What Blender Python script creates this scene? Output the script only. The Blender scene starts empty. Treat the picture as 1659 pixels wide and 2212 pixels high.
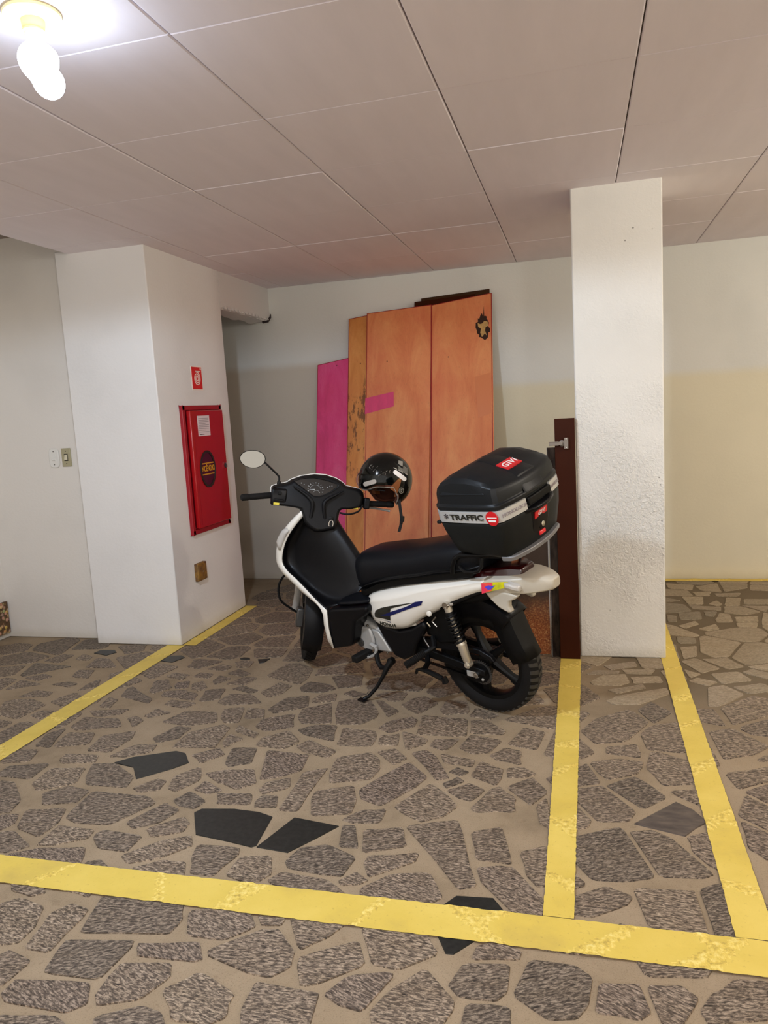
import bpy, bmesh, math, random
import numpy as np
from mathutils import Vector, Matrix, Euler

C = bpy.context.scene.collection
SC = bpy.context.scene
PI = math.pi

# ------------------------------------------------------------------ camera, world, lights, exposure
CAM_H = 1.31
CAM_F = 1615.768                      # focal length in pixels of the 1659 x 2212 frame
YAW, PITCH, ROLL = -0.259813, 0.134060, 0.058730

def cam_axes():
    cy, sy, cp, sp = math.cos(YAW), math.sin(YAW), math.cos(PITCH), math.sin(PITCH)
    fwd = np.array([sy*cp, cy*cp, -sp]); r = np.array([cy, -sy, 0.0]); d = np.cross(fwd, r)
    cr, sr = math.cos(ROLL), math.sin(ROLL)
    return cr*r + sr*d, -sr*r + cr*d, fwd
AR, AD, AF = cam_axes()
cam_data = bpy.data.cameras.new('camera')
cam = bpy.data.objects.new('camera', cam_data); C.objects.link(cam)
cam_data.sensor_fit = 'HORIZONTAL'; cam_data.sensor_width = 36.0
cam_data.lens = 36.0*CAM_F/1659.0; cam_data.clip_start = 0.02
cam.matrix_world = Matrix(((AR[0], -AD[0], -AF[0], 0), (AR[1], -AD[1], -AF[1], 0), (AR[2], -AD[2], -AF[2], CAM_H), (0, 0, 0, 1)))
SC.camera = cam

world = bpy.data.worlds.new('world'); SC.world = world; world.use_nodes = True
world.node_tree.nodes['Background'].inputs[0].default_value = (1.0, 0.965, 0.92, 1)
world.node_tree.nodes['Background'].inputs[1].default_value = 1.0

def lamp(name, loc, power, col, r=0.06):
    d = bpy.data.lights.new(name, 'POINT'); d.energy = power; d.color = col; d.shadow_soft_size = r
    o = bpy.data.objects.new(name, d); C.objects.link(o); o.location = loc
    return o
# lamps outside the frame: warm aisle and right lights, plus an added fill
lamp('garage_light_aisle', (0.9, -0.7, 2.12), 40, (1.0, 0.94, 0.84), .10)
lamp('fill_light_entrance', (-1.6, -1.6, 2.12), 14, (1.0, 0.97, 0.92), .10)  # unseen neutral fill, added behind the camera
lamp('garage_light_right', (2.3, 3.0, 2.10), 40, (1.0, 0.92, 0.77), .10)
BULB_STRENGTH = 21.0

SC.view_settings.view_transform = 'Standard'
SC.view_settings.look = 'None'
SC.view_settings.exposure = 0.60
SC.view_settings.gamma = 1.0
SC.view_settings.use_curve_mapping = False
try:
    SC.cycles.max_bounces = 8; SC.cycles.diffuse_bounces = 5; SC.cycles.use_denoising = True
    SC.cycles.sample_clamp_indirect = 6.0
except Exception: pass

# ------------------------------------------------------------------ helpers
def ray(x, y):
    return AR*((x-829.5)/CAM_F) + AD*((y-1106.0)/CAM_F) + AF

def lin(c):
    return tuple(((v/255.0)/12.92 if v/255.0 <= 0.04045 else ((v/255.0+0.055)/1.055)**2.4) for v in c)

def tag(o, label=None, cat=None, group=None, kind=None):
    if label: o['label'] = label
    if cat: o['category'] = cat
    if group: o['group'] = group
    if kind: o['kind'] = kind
    return o

def empty(name, loc=(0, 0, 0), label=None, cat=None, group=None, mat=None):
    o = bpy.data.objects.new(name, None); C.objects.link(o); o.empty_display_size = .05
    if mat is not None: o.matrix_world = mat
    else: o.location = loc
    return tag(o, label, cat, group)

class MB:
    """collects geometry, builds ONE mesh object"""
    def __init__(s): s.v = []; s.f = []
    def add(s, vs, fs):
        n = len(s.v); s.v += [tuple(map(float, p)) for p in vs]; s.f += [tuple(i+n for i in f) for f in fs]; return s
    def box(s, a, b, M=None):
        (x0, y0, z0), (x1, y1, z1) = a, b
        vs = [(x0,y0,z0),(x1,y0,z0),(x1,y1,z0),(x0,y1,z0),(x0,y0,z1),(x1,y0,z1),(x1,y1,z1),(x0,y1,z1)]
        if M is not None: vs = [M @ Vector(p) for p in vs]
        return s.add(vs, [(0,3,2,1),(4,5,6,7),(0,1,5,4),(1,2,6,5),(2,3,7,6),(3,0,4,7)])
    def loft(s, rings, caps=True, closed=True):
        n = len(rings[0]); vs = [p for r in rings for p in r]; fs = []
        for i in range(len(rings)-1):
            for j in range(n if closed else n-1):
                k = (j+1) % n
                fs.append((i*n+j, i*n+k, (i+1)*n+k, (i+1)*n+j))
        if caps and closed:
            fs.append(tuple(range(n-1, -1, -1))); fs.append(tuple((len(rings)-1)*n+j for j in range(n)))
        return s.add(vs, fs)
    def tube(s, pts, r, seg=10, caps=True):
        pts = [Vector(p) for p in pts]; n = len(pts)
        rs = r if isinstance(r, (list, tuple)) else [r]*n
        rings = []; prev = None
        for i, p in enumerate(pts):
            t = (pts[min(i+1, n-1)] - pts[max(i-1, 0)]).normalized()
            if prev is None:
                a = Vector((0, 0, 1)) if abs(t.z) < .9 else Vector((1, 0, 0))
                u = t.cross(a).normalized()
            else:
                u = (prev - t*prev.dot(t)).normalized()
            prev = u; w = t.cross(u)
            rings.append([p + (u*math.cos(2*PI*k/seg) + w*math.sin(2*PI*k/seg))*rs[i] for k in range(seg)])
        return s.loft(rings, caps)
    def lathe(s, prof, seg=32, axis='Z', org=(0, 0, 0), caps=True):
        """prof: (radius, height)"""
        rings = []
        for r, hh in prof:
            ring = []
            for k in range(seg):
                a = 2*PI*k/seg; c, t = r*math.cos(a), r*math.sin(a)
                p = {'Z': (c, t, hh), 'Y': (t, hh, c), 'X': (hh, c, t)}[axis]
                ring.append((p[0]+org[0], p[1]+org[1], p[2]+org[2]))
            rings.append(ring)
        return s.loft(rings, caps)
    def prism(s, poly, fn0, fn1):
        """poly of 2-D points; fn0 / fn1 give the two 3-D faces"""
        n = len(poly); vs = [fn0(*p) for p in poly] + [fn1(*p) for p in poly]
        fs = [tuple(range(n)), tuple(range(2*n-1, n-1, -1))]
        fs += [(i, n+i, n+(i+1) % n, (i+1) % n) for i in range(n)]
        return s.add(vs, fs)
    def xf(s, fn): s.v = [tuple(fn(p)) for p in s.v]; return s
    def build(s, name, mat, parent=None, bevel=0, seg=2, smooth=True, angle=40, subsurf=0, loc=None, solid=0, fixn=True):
        me = bpy.data.meshes.new(name); me.from_pydata(s.v, [], s.f); me.validate(); me.update()
        if fixn:
            bm = bmesh.new(); bm.from_mesh(me); bmesh.ops.remove_doubles(bm, verts=bm.verts, dist=1e-6)
            bmesh.ops.recalc_face_normals(bm, faces=bm.faces); bm.to_mesh(me); bm.free()
        if mat: me.materials.append(mat)
        o = bpy.data.objects.new(name, me); C.objects.link(o)
        if parent: o.parent = parent
        if loc is not None: o.location = loc
        if solid:
            m = o.modifiers.new('solid', 'SOLIDIFY'); m.thickness = solid; m.offset = -1
        if bevel:
            m = o.modifiers.new('bevel', 'BEVEL'); m.width = bevel; m.segments = seg; m.limit_method = 'ANGLE'; m.angle_limit = math.radians(35)
        if subsurf:
            m = o.modifiers.new('sub', 'SUBSURF'); m.levels = subsurf; m.render_levels = subsurf
        if smooth:
            me.shade_smooth()
            if not subsurf: me.set_sharp_from_angle(angle=math.radians(angle))
        return o

def text(body, size, org, right, up, mat, parent, name='lettering', space=1.0, extrude=.0006, align='CENTER', shear=0, xs=1.0, loc_off=None, bold=0):
    cu = bpy.data.curves.new(name, 'FONT'); cu.body = body; cu.size = size; cu.extrude = extrude
    cu.align_x = align; cu.align_y = 'CENTER'; cu.shear = shear; cu.offset = bold; cu.space_character = space; cu.resolution_u = 3
    tmp = bpy.data.objects.new('tmp', cu); C.objects.link(tmp)
    dg = bpy.context.evaluated_depsgraph_get(); dg.update()
    me = bpy.data.meshes.new_from_object(tmp.evaluated_get(dg)); me.name = name
    bpy.data.objects.remove(tmp); bpy.data.curves.remove(cu)
    me.materials.clear(); me.materials.append(mat)
    o = bpy.data.objects.new(name, me); C.objects.link(o)
    r = Vector(right).normalized(); u = Vector(up); u = (u - r*u.dot(r)).normalized(); n = r.cross(u)
    M = Matrix(((r.x*xs, u.x, n.x, org[0]), (r.y*xs, u.y, n.y, org[1]), (r.z*xs, u.z, n.z, org[2]), (0, 0, 0, 1)))
    if parent: o.parent = parent
    o.matrix_local = M
    return o

# ------------------------------------------------------------------ materials (all procedural)
class NT:
    def __init__(s, m): s.t = m.node_tree; s.n = s.t.nodes; s.l = s.t.links
    def node(s, ty, ins=None, **kw):
        nd = s.n.new(ty)
        for k, v in kw.items(): setattr(nd, k, v)
        for k, v in (ins or {}).items():
            if hasattr(v, 'is_output') or isinstance(v, bpy.types.NodeSocket): s.l.new(v, nd.inputs[k])
            else: nd.inputs[k].default_value = v
        return nd
    def ramp(s, fac, stops, interp='LINEAR'):
        nd = s.n.new('ShaderNodeValToRGB'); s.l.new(fac, nd.inputs[0]); nd.color_ramp.interpolation = interp
        el = nd.color_ramp.elements
        while len(el) < len(stops): el.new(0.5)
        for e, (p, c) in zip(el, stops): e.position = p; e.color = (*c, 1) if len(c) == 3 else c
        return nd.outputs[0]
    def noise(s, vec, scale, detail=4, rough=.55, dist=0.0):
        return s.node('ShaderNodeTexNoise', {'Vector': vec, 'Scale': scale, 'Detail': detail, 'Roughness': rough, 'Distortion': dist}).outputs[0]
    def mix(s, fac, a, b, mode='MIX'):
        nd = s.n.new('ShaderNodeMix'); nd.data_type = 'RGBA'; nd.blend_type = mode
        for sock, v in ((nd.inputs[0], fac), (nd.inputs[6], a), (nd.inputs[7], b)):
            if isinstance(v, bpy.types.NodeSocket): s.l.new(v, sock)
            elif isinstance(v, (int, float)): sock.default_value = v
            else: sock.default_value = (*v, 1) if len(v) == 3 else v
        return nd.outputs[2]
    def math(s, op, a, b=0.0, clamp=False):
        nd = s.n.new('ShaderNodeMath'); nd.operation = op; nd.use_clamp = clamp
        for i, v in enumerate((a, b)):
            if isinstance(v, bpy.types.NodeSocket): s.l.new(v, nd.inputs[i])
            else: nd.inputs[i].default_value = v
        return nd.outputs[0]
    def step(s, val, lo, hi):
        nd = s.n.new('ShaderNodeMapRange'); nd.interpolation_type = 'SMOOTHSTEP'
        s.l.new(val, nd.inputs[0]); nd.inputs[1].default_value = lo; nd.inputs[2].default_value = hi
        return nd.outputs[0]
    def bump(s, hgt, strength, dist):
        return s.node('ShaderNodeBump', {'Height': hgt, 'Strength': strength, 'Distance': dist}).outputs[0]

def new_mat(name):
    m = bpy.data.materials.new(name); m.use_nodes = True
    t = NT(m); b = t.n['Principled BSDF']
    return m, t, b

def mat(name, col, rough=.5, metal=0.0, var=0.0, vscale=8.0, bump=0.0, bscale=300.0, bdist=.001, coat=0.0, col2=None, spec=.5, stretch=(1, 1, 1)):
    """col in sRGB 0-255"""
    m, t, b = new_mat(name); c = lin(col)
    tc = t.node('ShaderNodeTexCoord').outputs['Object']
    mp = t.node('ShaderNodeMapping', {'Vector': tc, 'Scale': stretch}).outputs[0]
    if var:
        n = t.noise(mp, vscale, 5, .6)
        d = lin(col2) if col2 else tuple(v*(1-var) for v in c)
        t.l.new(t.ramp(n, [(.35, c), (.68, d)]), b.inputs['Base Color'])
    else:
        b.inputs['Base Color'].default_value = (*c, 1)
    b.inputs['Roughness'].default_value = rough; b.inputs['Metallic'].default_value = metal
    b.inputs['Coat Weight'].default_value = coat; b.inputs['Coat Roughness'].default_value = .08
    b.inputs['Specular IOR Level'].default_value = spec
    if bump:
        t.l.new(t.bump(t.noise(mp, bscale, 3, .6), bump, bdist), b.inputs['Normal'])
    return m

def wall_mat(name, upper, lower=None, zsplit=1.45, rough_spots=False, bump=.25, bscale=60, soft=.01, split2=None):
    m, t, b = new_mat(name)
    pos = t.node('ShaderNodeNewGeometry').outputs['Position']
    sep = t.node('ShaderNodeSeparateXYZ', {'Vector': pos})
    n1 = t.noise(pos, 1.6, 4, .55); n2 = t.noise(pos, 9, 6, .6)
    c = t.mix(t.step(n1, .45, .75), lin(upper), tuple(v*.93 for v in lin(upper)))
    if lower:
        z = t.math('ADD', sep.outputs[2], t.math('MULTIPLY', t.math('SUBTRACT', n2, .5), .03))
        if split2:
            # the dado edge stands higher left of X = split2[0]
            st = t.step(sep.outputs[0], split2[0]-.1, split2[0]+.1)
            z = t.math('ADD', z, t.math('MULTIPLY', st, split2[1]))
        low = t.step(z, zsplit+soft, zsplit-soft)
        lc = t.mix(t.step(n1, .4, .7), lin(lower), tuple(v*.95 for v in lin(lower)))
        if split2: lc = t.mix(t.step(sep.outputs[0], split2[0]+.3, split2[0]-.3), lc, lin((208, 198, 182)))
        c = t.mix(low, c, lc)
    # grime along the foot of the wall
    gz = t.step(t.math('ADD', sep.outputs[2], t.math('MULTIPLY', n2, .05)), .10, .02)
    c = t.mix(t.math('MULTIPLY', gz, .35), c, lin((170, 158, 130)))
    if rough_spots:
        vo = t.node('ShaderNodeTexVoronoi', {'Vector': pos, 'Scale': 16.0, 'Randomness': 1.0}).outputs[0]
        pk = t.math('MULTIPLY', t.step(vo, .075, .05), t.step(t.noise(pos, 3.1, 2), .58, .66))
        c = t.mix(t.math('MULTIPLY', pk, .7), c, lin((70, 66, 60)))
    t.l.new(c, b.inputs['Base Color'])
    b.inputs['Roughness'].default_value = .85; b.inputs['Specular IOR Level'].default_value = .2
    hgt = t.noise(pos, bscale, 5, .6)
    if rough_spots:
        z2 = t.step(sep.outputs[2], 1.9, .5)
        msk = t.math('MULTIPLY', t.math('ADD', t.step(t.noise(pos, 2.3, 3), .38, .62), .15), t.math('ADD', z2, .15))
        hgt = t.math('MULTIPLY', t.noise(pos, 58, 4, .6, .8), msk)
    t.l.new(t.bump(hgt, bump, .012 if rough_spots else .004), b.inputs['Normal'])
    return m

def stone_mat(name, base, dark, light, streak=(1, 3.2, 1), rough=.62):
    m, t, b = new_mat(name)
    pos = t.node('ShaderNodeNewGeometry')
    oi = t.node('ShaderNodeObjectInfo')
    rnd = t.math('FRACT', t.math('ADD', oi.outputs['Random'], pos.outputs['Random Per Island']))
    ang = t.math('MULTIPLY', t.math('SUBTRACT', rnd, .5), .9)
    v = t.node('ShaderNodeVectorRotate', {'Vector': pos.outputs['Position'], 'Angle': ang}, rotation_type='Z_AXIS').outputs[0]
    v = t.node('ShaderNodeMapping', {'Vector': v, 'Scale': streak}).outputs[0]
    n1 = t.noise(v, 60, 4, .62, .6); n2 = t.noise(v, 170, 3, .6); n3 = t.noise(v, 9, 3, .5)
    c = t.ramp(n1, [(.30, lin(dark)), (.47, lin(base)), (.60, lin(light)), (.74, tuple(min(1, x*1.25) for x in lin(light)))])
    c = t.mix(t.math('MULTIPLY', t.step(n2, .54, .62), .55), c, lin(dark))
    c = t.mix(t.step(n3, .35, .75), c, t.mix(1.0, c, (.86, .84, .80), 'MULTIPLY'))
    c = t.mix(1.0, c, t.ramp(rnd, [(0, (.70, .69, .68)), (.35, (.92, .88, .84)), (.7, (1.06, 1.02, .96)), (1, (.84, .80, .80))]), 'MULTIPLY')
    t.l.new(c, b.inputs['Base Color'])
    b.inputs['Roughness'].default_value = rough; b.inputs['Specular IOR Level'].default_value = .35
    t.l.new(t.bump(n1, .35, .003), b.inputs['Normal'])
    return m

M = {}
M['ceiling'] = mat('ceiling_panel_plaster', (238, 230, 236), .75, var=.05, vscale=3, bump=.08, bscale=40, stretch=(3, .6, 1), spec=.25)
M['ceiling_dark'] = mat('ceiling_gap', (92, 82, 76), .9)
M['slab'] = mat('raw_slab', (150, 138, 130), .9, var=.1)
M['wall'] = wall_mat('white_plaster', (232, 230, 228))
M['wall_left'] = wall_mat('left_wall_plaster', (226, 221, 214))
M['wall_back'] = wall_mat('back_wall_two_tone', (226, 226, 220), (228, 221, 197), 1.70, split2=(-1.0, .255), soft=.04)
M['column'] = wall_mat('column_rough_plaster', (234, 232, 226), rough_spots=True, bump=.9)
M['mortar'] = None
def mortar():
    m, t, b = new_mat('sandy_mortar')
    pos = t.node('ShaderNodeNewGeometry').outputs['Position']; sep = t.node('ShaderNodeSeparateXYZ', {'Vector': pos})
    n1 = t.noise(pos, 3.0, 5, .6); n2 = t.noise(pos, 260, 3, .6); n3 = t.noise(pos, 28, 5, .65)
    c = t.ramp(n1, [(.3, lin((170, 152, 127))), (.55, lin((159, 141, 116))), (.75, lin((135, 119, 97)))])
    c = t.mix(t.math('MULTIPLY', t.step(n2, .5, .75), .5), c, lin((120, 102, 80)))
    c = t.mix(t.math('MULTIPLY', t.step(n3, .58, .7), .35), c, lin((128, 110, 88)))
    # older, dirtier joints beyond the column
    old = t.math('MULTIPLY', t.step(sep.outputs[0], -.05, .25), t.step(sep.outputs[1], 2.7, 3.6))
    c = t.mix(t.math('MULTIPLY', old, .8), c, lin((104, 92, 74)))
    t.l.new(c, b.inputs['Base Color']); b.inputs['Roughness'].default_value = .92; b.inputs['Specular IOR Level'].default_value = .15
    t.l.new(t.bump(t.math('ADD', n2, t.math('MULTIPLY', n3, 2.0)), .45, .004), b.inputs['Normal'])
    return m
M['mortar'] = mortar()
M['stone'] = stone_mat('grey_gneiss', (110, 98, 86), (46, 40, 35), (176, 161, 143))
M['stone_far'] = stone_mat('dusty_gneiss', (160, 147, 126), (126, 114, 97), (180, 167, 145))
M['stone_black'] = mat('black_granite', (22, 22, 20), .45, var=.5, vscale=60, col2=(42, 42, 38), bump=.12, bscale=160)
M['stone_darkgrey'] = mat('worn_black_granite', (70, 62, 58), .55, var=.4, vscale=14, col2=(104, 92, 82), bump=.2, bscale=120, stretch=(1, 2.5, 1))
def paint():
    m, t, b = new_mat('yellow_floor_paint')
    pos = t.node('ShaderNodeNewGeometry').outputs['Position']
    n1 = t.noise(pos, 4, 5, .6); n2 = t.noise(pos, 90, 4, .6)
    c = t.ramp(n1, [(.3, lin((234, 208, 104))), (.55, lin((224, 197, 90))), (.78, lin((202, 176, 90)))])
    c = t.mix(t.math('MULTIPLY', t.step(n2, .6, .72), .35), c, lin((176, 146, 76)))
    t.l.new(c, b.inputs['Base Color']); b.inputs['Roughness'].default_value = .6
    t.l.new(t.bump(t.noise(pos, 120, 4), .2, .002), b.inputs['Normal'])
    return m
M['paint'] = paint()
def paint_joint():
    m, t, b = new_mat('yellow_floor_paint_over_joints')
    pos = t.node('ShaderNodeNewGeometry').outputs['Position']
    n1 = t.noise(pos, 70, 5, .65); n2 = t.noise(pos, 5, 3, .6)
    c = t.ramp(n1, [(.32, lin((196, 166, 78))), (.5, lin((236, 208, 98))), (.66, lin((250, 230, 140)))])
    c = t.mix(t.math('MULTIPLY', t.step(n2, .55, .75), .3), c, lin((190, 162, 96)))
    t.l.new(c, b.inputs['Base Color']); b.inputs['Roughness'].default_value = .75
    t.l.new(t.bump(n1, .8, .006), b.inputs['Normal'])
    return m
M['paint_joint'] = paint_joint()
M['pebble'] = None
def pebble():
    m, t, b = new_mat('pebble_dash')
    pos = t.node('ShaderNodeNewGeometry').outputs['Position']
    vo = t.node('ShaderNodeTexVoronoi', {'Vector': pos, 'Scale': 42.0})
    c = t.mix(t.step(vo.outputs['Distance'], .3, .6), t.mix(.5, lin((190, 158, 112)), vo.outputs['Color'], 'SOFT_LIGHT'), lin((92, 66, 40)))
    t.l.new(c, b.inputs['Base Color']); b.inputs['Roughness'].default_value = .8
    t.l.new(t.bump(t.math('SUBTRACT', 1.0, vo.outputs['Distance']), .8, .012), b.inputs['Normal'])
    return m
M['pebble'] = pebble()

def plywood(name, c1, c2, c3, pink=0.25, rot=False):
    m, t, b = new_mat(name)
    tc = t.node('ShaderNodeTexCoord').outputs['Object']
    g = t.node('ShaderNodeMapping', {'Vector': tc, 'Scale': (5, 5, .8)}).outputs[0]
    n1 = t.noise(g, 1.6, 6, .62, .5); n2 = t.noise(tc, 2.4, 5, .6); n3 = t.noise(t.node('ShaderNodeMapping', {'Vector': tc, 'Scale': (60, 60, 1.6)}).outputs[0], 3, 4, .6)
    c = t.ramp(n1, [(.28, lin(c1)), (.5, lin(c2)), (.72, lin(c3))])
    c = t.mix(t.math('MULTIPLY', t.step(n2, .45, .75), pink), c, lin((205, 62, 60)))
    c = t.mix(t.math('MULTIPLY', t.step(n3, .55, .7), .25), c, tuple(v*.55 for v in lin(c2)))
    vo = t.node('ShaderNodeTexVoronoi', {'Vector': t.node('ShaderNodeMapping', {'Vector': tc, 'Scale': (1, .01, 1)}).outputs[0], 'Scale': 7.0}).outputs[0]
    c = t.mix(t.math('MULTIPLY', t.step(vo, .05, .03), .8), c, lin((70, 30, 18)))
    if rot:   # dark rotted streaks half way up
        sz = t.node('ShaderNodeSeparateXYZ', {'Vector': tc}).outputs[2]
        band = t.math('MULTIPLY', t.step(sz, .75, .95), t.step(sz, 1.62, 1.45))
        rk = t.step(t.noise(t.node('ShaderNodeMapping', {'Vector': tc, 'Scale': (16, 16, 3.5)}).outputs[0], 1.6, 6, .68), .53, .60)
        c = t.mix(t.math('MULTIPLY', t.math('MULTIPLY', rk, band), .75), c, lin((74, 38, 14)))
    t.l.new(c, b.inputs['Base Color']); b.inputs['Roughness'].default_value = .55
    t.l.new(t.bump(n3, .15, .002), b.inputs['Normal'])
    return m
M['ply'] = plywood('orange_stained_plywood', (206, 112, 66), (222, 136, 84), (232, 158, 100), .28)
M['ply2'] = plywood('ochre_stained_plywood', (186, 108, 48), (208, 134, 64), (224, 156, 84), .12, True)
M['ply_pink'] = plywood('pink_stained_plywood', (186, 40, 96), (214, 58, 120), (220, 84, 134), .15)
M['ply_edge'] = mat('red_sealed_edge', (150, 22, 26), .6)
M['patch_pink'] = mat('pink_label_patch', (226, 70, 120), .6, var=.15, vscale=20, stretch=(1, 1, .3))
M['patch_tape'] = mat('clear_packing_tape', (214, 130, 84), .3)
M['knot_dark'] = mat('charred_hole_edge', (52, 28, 18), .9)
M['knot_wood'] = mat('bare_torn_wood', (206, 164, 100), .8, var=.35, vscale=40)
M['brown_lam'] = mat('dark_brown_laminate', (60, 24, 8), .5, var=.15, vscale=5, spec=.1)
M['brown_lam2'] = mat('brown_laminate_board', (64, 40, 18), .42, var=.2, vscale=4, spec=.22)
def worn():
    m, t, b = new_mat('worn_brown_laminate')
    pos = t.node('ShaderNodeNewGeometry').outputs['Position']; sep = t.node('ShaderNodeSeparateXYZ', {'Vector': pos})
    n = t.noise(pos, 14, 5, .6); n2 = t.noise(pos, 130, 3, .6)
    f = t.step(t.math('ADD', sep.outputs[2], t.math('MULTIPLY', n, .16)), .42, .2)
    ch = t.ramp(n2, [(.35, lin((120, 52, 18))), (.55, lin((170, 96, 40))), (.7, lin((214, 168, 104)))])
    c = t.mix(f, lin((58, 36, 14)), ch)
    t.l.new(c, b.inputs['Base Color']); b.inputs['Roughness'].default_value = .5
    return m
M['brown_worn'] = worn()
M['black_gloss'] = mat('black_brown_lacquer', (24, 13, 9), .22, var=.4, vscale=12, col2=(70, 56, 46), stretch=(3, 3, .6), spec=.22)
M['edge_white'] = mat('pale_edge_band', (220, 214, 204), .5)
M['hinge'] = mat('dull_hinge_metal', (138, 128, 118), .45, .4)
M['steel'] = mat('hinge_steel', (178, 170, 160), .35, 1.0)
M['red'] = mat('red_enamel', (176, 10, 20), .32, coat=.3, var=.12, vscale=4)
M['red_frame'] = mat('red_enamel_frame', (162, 16, 34), .4, var=.12, vscale=6)
M['sign_red'] = mat('sign_red', (214, 22, 28), .5)
M['sign_white'] = mat('sign_white', (244, 226, 214), .5)
M['paper'] = mat('printed_paper', (226, 212, 216), .8)
M['ink'] = mat('grey_print', (150, 138, 142), .8)
M['ink_dark'] = mat('dark_print', (50, 40, 42), .8)
M['window_dark'] = mat('dark_cabinet_glass', (44, 10, 10), .08, spec=.6)
M['rubber_seal'] = mat('black_rubber_seal', (40, 18, 18), .7)
M['amber'] = mat('amber_lettering', (216, 150, 30), .6)
M['plastic_white'] = mat('switch_white_plastic', (226, 224, 218), .4)
M['plastic_beige'] = mat('switch_beige_plate', (168, 160, 128), .5)
M['plastic_ivory'] = mat('switch_ivory', (214, 206, 180), .4)
M['slot'] = mat('switch_slot_dark', (52, 48, 40), .6)
M['brass'] = mat('tarnished_brass_box', (150, 110, 40), .6, var=.5, vscale=30, col2=(88, 58, 40))
M['lamp_cream'] = mat('cream_lamp_plastic', (240, 230, 172), .45)
M['black_plastic'] = mat('black_textured_plastic', (15, 15, 17), .48, bump=.08, bscale=900, bdist=.0005, spec=.22)
M['black_satin'] = mat('black_satin_plastic', (12, 12, 15), .36, spec=.22)
M['black_deep'] = mat('black_frame_paint', (8, 8, 9), .5, spec=.22)
M['black_metal'] = mat('black_wheel_paint', (9, 9, 10), .34, spec=.22)
M['seat'] = mat('black_vinyl_seat', (15, 17, 22), .42, bump=.15, bscale=500, bdist=.0006, spec=.22)
M['rubber'] = mat('tyre_rubber', (20, 18, 17), .75, bump=.1, bscale=200, spec=.22)
M['rubber_tread'] = mat('tyre_tread_rubber', (50, 47, 42), .8)
M['white_paint'] = mat('pearl_white_bodywork', (238, 234, 224), .22, coat=.6)
M['white_tail'] = mat('shaded_white_tail', (196, 188, 172), .35, var=.12, vscale=10)  # white bodywork with the shade of the box put into its colour
M['alu'] = mat('cast_aluminium', (190, 189, 186), .38, .35, var=.12, vscale=30)
M['alu_dark'] = mat('dark_cast_cap', (88, 86, 84), .45, .7)
M['chrome'] = mat('chrome', (206, 204, 200), .16, 1.0)
M['silver_paint'] = mat('silver_shock_body', (214, 206, 190), .28, .7)
M['decal_blue'] = mat('navy_blue_decal', (16, 26, 84), .3)
M['decal_black'] = mat('charcoal_decal', (38, 38, 32), .3)
M['sticker_pink'] = mat('magenta_sticker', (232, 30, 96), .4, var=.3, vscale=30, col2=(240, 90, 60))
M['sticker_yellow'] = mat('lime_yellow_sticker', (222, 214, 24), .4, var=.3, vscale=40, col2=(170, 180, 40))
M['sticker_blue'] = mat('blue_sticker_print', (80, 70, 210), .4)
M['label_yellow'] = mat('yellow_caution_label', (226, 206, 70), .5)
M['gauge_face'] = mat('gauge_face', (12, 13, 15), .2, coat=.5)
M['gauge_mark'] = mat('gauge_markings', (150, 156, 160), .5)
M['mirror_glass'] = mat('mirror_glass', (150, 146, 138), .04, 1.0)
M['tail_red'] = mat('dark_red_tail_lens', (46, 4, 5), .2, coat=.5)
M['lens_clear'] = mat('clear_signal_lens', (196, 192, 186), .12, coat=.6)
M['case_black'] = mat('black_grained_case', (24, 26, 26), .5, bump=.12, bscale=900, bdist=.0006, spec=.22)
M['case_lid'] = mat('black_smooth_lid', (22, 24, 26), .4, spec=.22)
M['silver_band'] = mat('brushed_silver_band', (200, 200, 198), .32, .35)
M['badge_red'] = mat('red_badge', (206, 22, 32), .3, coat=.4)
M['reflector_red'] = mat('red_button', (228, 30, 44), .25, coat=.5)
M['badge_white'] = mat('badge_white_print', (240, 234, 230), .4)
M['rack_grey'] = mat('grey_mounting_plate', (128, 128, 130), .4, .2)
M['helmet_black'] = mat('gloss_black_helmet', (6, 8, 7), .12, coat=.25, spec=.3)
M['helmet_trim'] = mat('silver_rim_trim', (170, 166, 158), .35, .3)
M['leather'] = mat('brown_helmet_leather', (134, 76, 32), .6, var=.25, vscale=30)
M['lining'] = mat('brown_helmet_lining', (84, 38, 16), .85, var=.3, vscale=25)
M['helmet_grey'] = mat('grey_helmet_print', (150, 146, 136), .5)
M['strap'] = mat('black_nylon_strap', (12, 10, 10), .8)
M['visor'] = None
def emit(name, col, s):
    m, t, b = new_mat(name); b.inputs['Emission Color'].default_value = (*col, 1); b.inputs['Emission Strength'].default_value = s
    b.inputs['Base Color'].default_value = (.9, .9, .9, 1); return m
M['bulb'] = emit('bulb_glow', (.70, .83, 1.0), BULB_STRENGTH)
def glass(name, col=(1, 1, 1), rough=.02):
    m, t, b = new_mat(name)
    b.inputs['Base Color'].default_value = (*col, 1); b.inputs['Transmission Weight'].default_value = 1.0
    b.inputs['Roughness'].default_value = rough; b.inputs['IOR'].default_value = 1.1
    return m
M['visor'] = glass('clear_visor', (.85, .85, .84))

# ------------------------------------------------------------------ the setting
ZC, XB, YBACK = 2.30, -2.312, 5.583
def structure(name, mb, m, **kw):
    return tag(mb.build(name, m, **kw), kind='structure')

structure('wall_back', MB().box((-3.9, YBACK, 0), (3.6, YBACK+.15, 2.6)), M['wall_back'], smooth=False)
structure('wall_left', MB().box((-3.616, 3.947, 0), (-2.886, 4.05, 2.6)), M['wall_left'], smooth=False)
structure('wall_left_side', MB().box((-3.75, -2.2, 0), (-3.616, 5.6, 2.6)), M['wall_left'], smooth=False)
structure('wall_right', MB().box((3.4, -2.2, 0), (3.55, 5.6, 2.6)), M['wall_back'], smooth=False)
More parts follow.
